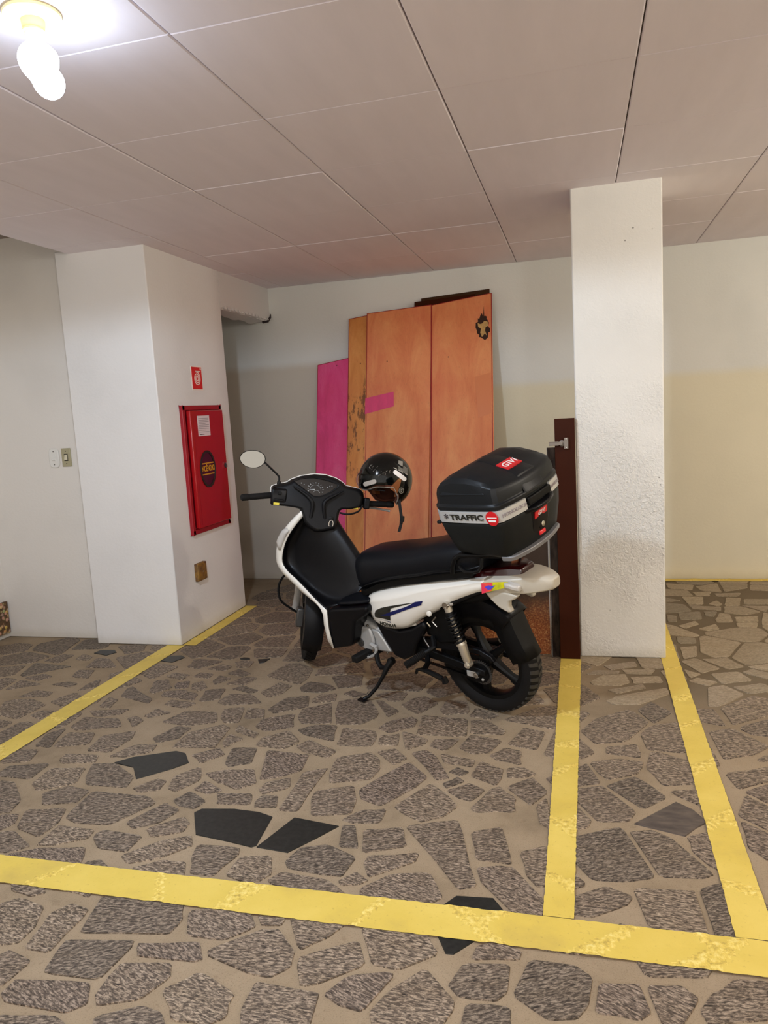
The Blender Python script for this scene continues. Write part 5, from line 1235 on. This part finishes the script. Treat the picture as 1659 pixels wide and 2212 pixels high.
text('GIVI', .024, c0_, (0, -1, 0), (-.24, 0, 1), M['badge_white'], bdg, shear=.3, bold=.0003, space=1.12)
lk = Vector(rear_pt(-.016, .066))
MB().lathe([(.021, .004), (.021, -.004), (.015, -.006)], 20, 'X', lk).build('lock_ring', M['black_deep'], lp)
MB().lathe([(.011, -.004), (.011, -.009), (.008, -.010)], 18, 'X', lk).build('lock_cylinder', M['chrome'], lp)
rp = Vector(rear_pt(-.016, .034))
MB().box((-.010, -.020, -.009), (.004, .020, .009), Matrix.Translation(rp)).build('release_button', M['reflector_red'], lp, bevel=.004)
# mounting plate under the case
pp_ = [(a, b) for a, b in PL[7:]]
for sgn, nm in ((1, 'a'), (-1, 'b')):
    sel = [(CX0+(a-CX0)*.90, b*.80*sgn) for a, b in PL[7:]]
    rings = []
    for a, b in sel:
        L = math.hypot(a-CX0, b); ux, uy = (a-CX0)/L, b/L
        rings.append([(a-ux*.02, b-uy*.02, -.014), (a+ux*.006, b+uy*.006, -.012), (a+ux*.010, b+uy*.010, .006), (a-ux*.02, b-uy*.02, .010)])
    MB().loft(rings).build('mounting_plate', M['rack_grey'], case, bevel=.003)
MB().loft([cring(-.016, .55, .45), cring(.002, .66, .66)]).build('mounting_base', M['black_deep'], case, bevel=.006)
# red diamond badge on the lid
sb = Vector((-.205, .0, lid_h(-.205))); sr = Vector((0, -1, 0)); su = Vector((.95, 0, .30)).normalized(); sn = sr.cross(su)
rt = Matrix.Rotation(math.radians(0), 3, sn)
q = [sb+sr*a+su*b+sn*.0055 for a, b in ((-.046, -.028), (.046, -.028), (.046, .028), (-.046, .028))]
q2 = [p-sn*.010 for p in q]
bd2 = MB().add(q+q2, [(0, 1, 2, 3), (0, 4, 5, 1), (1, 5, 6, 2), (2, 6, 7, 3), (3, 7, 4, 0)]).build('badge', M['badge_red'], lid, smooth=False)
text('GIVI', .042, sb+sn*.0062, sr, su, M['badge_white'], bd2, shear=.25, bold=.0005, space=1.12)
# lettering along the band
def band_text(body, size, x, y, rgt, m, xs=1.0, z=.180, sh=.0, bold=0.0):
    L = math.hypot(x-CX0, y); r = Vector(rgt); n = r.cross(Vector((0, 0, 1)))
    return text(body, size, Vector((x, y, z))+n.normalized()*.0065, rgt, (0, 0, 1), m, case, xs=xs, shear=sh, bold=bold)
band_text('TRAFFIC', .030, -.122, .2075, (-1, .008, 0), M['decal_black'], xs=1.42, bold=.0008)
band_text('*', .050, -.020, .2035, (-1, .02, 0), M['ink_dark'], z=.172)
MB().lathe([(.028, .0), (.028, .0018)], 26, 'Y', (-.240, .2115, .178)).build('round_badge', M['badge_red'], case)
MB().box((-.262, .2133, .180), (-.218, .2149, .183)).box((-.256, .2133, .166), (-.224, .2149, .173)).build('round_badge_print', M['badge_white'], case)
mv = Vector((-.292, .070, 0))-Vector((-.268, .190, 0)); mv.normalize()
mp = (Vector((-.268, .190, .180))+Vector((-.292, .070, .180)))/2
text('MONOLOCK', .020, mp+mv.cross(Vector((0, 0, 1)))*.0075, mv, (0, 0, 1), M['ink'], case, xs=1.1)
mv2 = Vector((-.268, -.190, 0))-Vector((-.288, -.098, 0)); mv2.normalize()
mp2 = (Vector((-.268, -.190, .180))+Vector((-.288, -.098, .180)))/2
text('MONOLOCK', .016, mp2+mv2.cross(Vector((0, 0, 1)))*.0075, mv2, (0, 0, 1), M['ink'], case, xs=1.0)
MB().box((.028, .180, .146), (.046, .200, .158)).build('hinge_stop', M['case_black'], case, bevel=.003)

# ------------------------------------------------------------------ helmet hung over the right grip
HC = BM @ Vector(st((.93, -.292, 1.030)))
tow = Vector((0, 0, CAM_H))-HC; tow.z = 0; tow.normalize()
lft = Vector((-tow.y, tow.x, 0))*-1     # image left
if lft.x > 0: lft = -lft
hf = (lft*.70+tow*.62+Vector((0, 0, .12))).normalized()
hu = Vector((0, 0, 1))+lft*.10+tow*.16; hu = (hu-hf*hu.dot(hf)).normalized(); hl = hu.cross(hf)
HM = Matrix(((hf.x, hl.x, hu.x, HC.x), (hf.y, hl.y, hu.y, HC.y), (hf.z, hl.z, hu.z, HC.z), (0, 0, 0, 1)))
hel = empty('helmet', label='glossy black open-face helmet hanging on the right handlebar grip', cat='helmet', mat=HM)
RXh, RYh, RZh = .142, .124, .136
def tmax(ph):
    """how far down the shell reaches, by azimuth from the front (degrees)"""
    a = abs((math.degrees(ph)+180) % 360-180)
    for (a0, t0), (a1, t1) in zip(((0, 113), (40, 103), (68, 102), (84, 120), (98, 145), (120, 150), (180, 142)), ((40, 103), (68, 102), (84, 120), (98, 145), (120, 150), (180, 142), (181, 142))):
        if a <= a1: f = (a-a0)/(a1-a0); f = f*f*(3-2*f); return math.radians(t0+(t1-t0)*f)
def hp(ph, th, k=1.0):
    # slight tuck towards the neck
    return (RXh*k*math.sin(th)*math.cos(ph)-.006*max(0, th-PI/2), RYh*k*math.sin(th)*math.sin(ph), RZh*k*math.cos(th))
NPH, NTH = 72, 22
rings = []
for j in range(NTH+1):
    rings.append([hp(2*PI*i/NPH, max(.02, tmax(2*PI*i/NPH)*j/NTH)) for i in range(NPH)])
MB().loft(rings, caps=False).add([hp(0, .0)]+rings[0], [(0, i+1, (i+1) % NPH+1) for i in range(NPH)]).build('shell', M['helmet_black'], hel, angle=80)
rings = []
for j in range(NTH+1):
    rings.append([hp(2*PI*i/NPH, max(.02, (tmax(2*PI*i/NPH)-.015)*j/NTH), .90) for i in range(NPH)])
MB().loft(rings, caps=False).add([hp(0, .0, .9)]+rings[0], [(0, i+1, (i+1) % NPH+1) for i in range(NPH)]).build('lining', M['lining'], hel, angle=80)
tr = [hp(2*PI*i/NPH, tmax(2*PI*i/NPH), 1.003) for i in range(NPH+1)]
MB().tube(tr, .0032, 8, caps=False).build('rim_trim', M['helmet_trim'], hel)
inn = [hp(2*PI*i/NPH, tmax(2*PI*i/NPH)-.03, .945) for i in range(NPH+1)]
MB().tube(inn, .009, 8, caps=False).build('rim_padding', M['lining'], hel)
def shell_patch(cph, cth, outline, m, name, k=1.006, rot=0.0, parent=None):
    """outline in metres on the shell around azimuth / polar angle (degrees)"""
    c, s = math.cos(rot), math.sin(rot)
    bm = bmesh.new(); vs = [bm.verts.new((a, b, 0)) for a, b in outline]; f = bm.faces.new(vs); bmesh.ops.triangulate(bm, faces=[f])
    for _ in range(2): bmesh.ops.subdivide_edges(bm, edges=[e for e in bm.edges if e.calc_length() > .010], cuts=1); bmesh.ops.triangulate(bm, faces=bm.faces)
    th0 = math.radians(cth); ph0 = math.radians(cph)
    for v in bm.verts:
        a, b = v.co.x*c-v.co.y*s, v.co.x*s+v.co.y*c
        v.co = hp(ph0+a/(.13*max(.3, math.sin(th0))), th0-b/.134, k)
    for f in bm.faces:
        f.normal_update()
        if f.normal.dot(f.calc_center_median()) < 0: f.normal_flip()
    me = bpy.data.meshes.new(name); bm.to_mesh(me); bm.free(); me.materials.append(m); me.shade_smooth()
    o = bpy.data.objects.new(name, me); C.objects.link(o); o.parent = parent or hel
    return o
def pill(w, h, n=7):
    r = h/2; out = []
    for k in range(n+1): a = -PI/2+PI*k/n; out.append((w/2-r+r*math.cos(a), r*math.sin(a)))
    for k in range(n+1): a = PI/2+PI*k/n; out.append((-w/2+r+r*math.cos(a), r*math.sin(a)))
    return out
HMi = HM.inverted()
def shell_at(zx, zy, k=1.006):
    """point of the helmet shell seen from the viewing side, in helmet space"""
    d = HMi.to_3x3() @ Vector(ray(740+zx/9.217, 960+zy/9.217)); o = HMi @ Vector((0, 0, CAM_H))
    S = (RXh*k, RYh*k, RZh*k)
    D = Vector((d[i]/S[i] for i in range(3))); O = Vector((o[i]/S[i] for i in range(3)))
    a, b, c = D.dot(D), 2*O.dot(D), O.dot(O)-1; q = max(0.0, b*b-4*a*c)
    t_ = (-b-math.sqrt(q))/(2*a)
    return o+d*t_
def shell_dec(outline, m, name, k=1.006, parent=None):
    bm = bmesh.new(); vs = [bm.verts.new((a, b, 0)) for a, b in outline]; f = bm.faces.new(vs); bmesh.ops.triangulate(bm, faces=[f])
    for _ in range(3):
        bmesh.ops.subdivide_edges(bm, edges=[e for e in bm.edges if e.calc_length() > 45], cuts=1); bmesh.ops.triangulate(bm, faces=bm.faces)
    for v in bm.verts: v.co = shell_at(v.co.x, v.co.y, k)
    for f in bm.faces:
        f.normal_update()
        if f.normal.dot(f.calc_center_median()) < 0: f.normal_flip()
    me = bpy.data.meshes.new(name); bm.to_mesh(me); bm.free(); me.materials.append(m); me.shade_smooth()
    o = bpy.data.objects.new(name, me); C.objects.link(o); o.parent = parent or hel
    return o
def caps_pill(x0, y0, x1, y1, r, n=8):
    a = math.atan2(y1-y0, x1-x0); out = []
    for k in range(n+1): b = a-PI/2+PI*k/n; out.append((x1+r*math.cos(b), y1+r*math.sin(b)))
    for k in range(n+1): b = a+PI/2+PI*k/n; out.append((x0+r*math.cos(b), y0+r*math.sin(b)))
    return out
shell_dec(caps_pill(455, 790, 628, 740, 44), M['badge_white'], 'reflective_patch')
shell_dec(caps_pill(1052, 552, 1232, 688, 42), M['badge_white'], 'reflective_patch')
for i in range(6):
    y = 395+i*22; sl = .62
    x0 = 1190 if i < 3 else 1110
    if i < 3: x0 = 1205
    shell_dec([(x0, y+(x0-1110)*sl-30), (1292, y+(1292-1110)*sl-30), (1292, y+(1292-1110)*sl-19), (x0, y+(x0-1110)*sl-19)], M['helmet_grey'], 'flag_stripe')
shell_dec([(1112, 318), (1200, 338), (1198, 440), (1110, 390)], M['helmet_grey'], 'flag_canton')
# the small print beside the flag is too worn to read: a row of print bars
for a, b in ((1018, 1082), (1102, 1150), (1158, 1205), (1240, 1296)):
    o_ = (a-1018)*.50
    shell_dec([(a, 452+o_), (b, 452+o_+(b-a)*.5), (b, 474+o_+(b-a)*.5), (a, 474+o_)], M['helmet_grey'], 'print')
shell_dec([(1170+52*math.cos(2*PI*k/20), 920+60*math.sin(2*PI*k/20)) for k in range(20)], M['helmet_grey'], 'round_mark')
shell_dec([(1170+40*math.cos(2*PI*k/20), 920+47*math.sin(2*PI*k/20)) for k in range(20)], M['helmet_black'], 'round_mark', 1.0075)
shell_dec([(1170+29*math.cos(2*PI*k/20), 920+35*math.sin(2*PI*k/20)) for k in range(20)], M['helmet_grey'], 'round_mark', 1.009)
shell_dec([(1150, 895), (1160, 895), (1160, 945), (1150, 945)], M['helmet_black'], 'round_mark', 1.0105)
shell_dec([(1175, 895), (1195, 905), (1185, 925), (1195, 945), (1182, 945), (1168, 920)], M['helmet_black'], 'round_mark', 1.0105)
# leather temple tab with its snap
o = shell_dec([(1118, 678), (1140, 672), (1162, 684), (1170, 712), (1150, 790), (1120, 880), (1092, 968), (1050, 955), (990, 915), (932, 868), (1000, 800), (1070, 725)], M['leather'], 'leather_tab', 1.018)
sn_ = shell_at(1126, 716, 1.02)
MB().lathe([(.0048, 0), (.0048, .002), (.003, .0034), (.0, .0036)], 14).xf(lambda p: tuple(sn_+(Vector(p).xyz if False else (sn_.normalized().to_track_quat('Z', 'Y') @ Vector(p))))).build('snap', M['brass'], o)
# worn scratches of the shiny shell
random.seed(9)
mb = MB()
for k in range(26):
    if k < 12: x, y = random.uniform(520, 690), random.uniform(390, 560)
    else: x, y = random.uniform(650, 1000), random.uniform(540, 640)
    a = -.75+random.uniform(-.25, .25); l = random.uniform(14, 48); w = random.uniform(1.2, 2.6)
    c, s = math.cos(a), math.sin(a)
    q = [(x-w*s, y+w*c), (x+w*s, y-w*c), (x+w*s+l*c, y-w*c+l*s), (x-w*s+l*c, y+w*c+l*s)]
    mb.add([shell_at(*p_) for p_ in q], [(0, 1, 2, 3)])
o = mb.build('scratches', M['helmet_grey'], hel, smooth=False); o['kind'] = 'stuff'
# clear visor edge at the brow, cheek pads, chin strap
vis = []
for j in range(6):
    th = math.radians(80+j*6)
    vis.append([hp(math.radians(-52+i*8.0), th, 1.03+.05*math.sin(PI*min(1, j/5))) for i in range(14)])
MB().loft(vis, caps=False, closed=False).build('visor', M['visor'], hel, solid=.002, angle=80)
edge_v = [hp(math.radians(-52+i*8.0), math.radians(110), 1.03) for i in range(14)]+[]
MB().tube(edge_v, .0016, 6).build('visor_edge', M['strap'], hel)
for s in (1, -1):
    mb = MB(); rg = []
    for th, w in ((96, .010), (106, .020), (118, .024), (130, .020)):
        p_ = Vector(hp(s*math.radians(96), math.radians(th), .90)); f_ = Vector((1, 0, 0)); n_ = Vector((0, -s, 0))
        rg.append([tuple(p_+f_*w), tuple(p_+f_*w*.7+n_*.018), tuple(p_-f_*w+n_*.018), tuple(p_-f_*w*1.3)])
    mb.loft(rg).build('cheek_pad', M['leather'], hel, bevel=.004)
def hworld(v): return HMi @ v
# chin strap hangs straight down in the world
P0s = Vector(hp(math.radians(96), math.radians(128), .92)); top_w = HM @ P0s
Rr = Vector(AR)
def strap_w(dx, dz): return HMi @ (top_w+Rr*dx+Vector((0, 0, dz)))
sp_pts = [(0, .010), (.002, -.03), (.006, -.075), (.008, -.10), (.004, -.135), (-.008, -.172)]
rg = []
for dx, dz in sp_pts:
    rg.append([strap_w(dx-.0075, dz), strap_w(dx+.0075, dz), strap_w(dx+.0075, dz)+HMi.to_3x3() @ (tow*.003), strap_w(dx-.0075, dz)+HMi.to_3x3() @ (tow*.003)])
stp = MB().loft(rg).build('chin_strap', M['strap'], hel)
bk = MB()
c_ = strap_w(.012, -.108)
bk.box((-.009, -.005, -.014), (.009, .007, .014), Matrix.Translation(c_)).box((-.004, -.004, -.024), (.010, .004, -.012), Matrix.Translation(c_))
bk.build('strap_buckle', M['strap'], stp, bevel=.003)
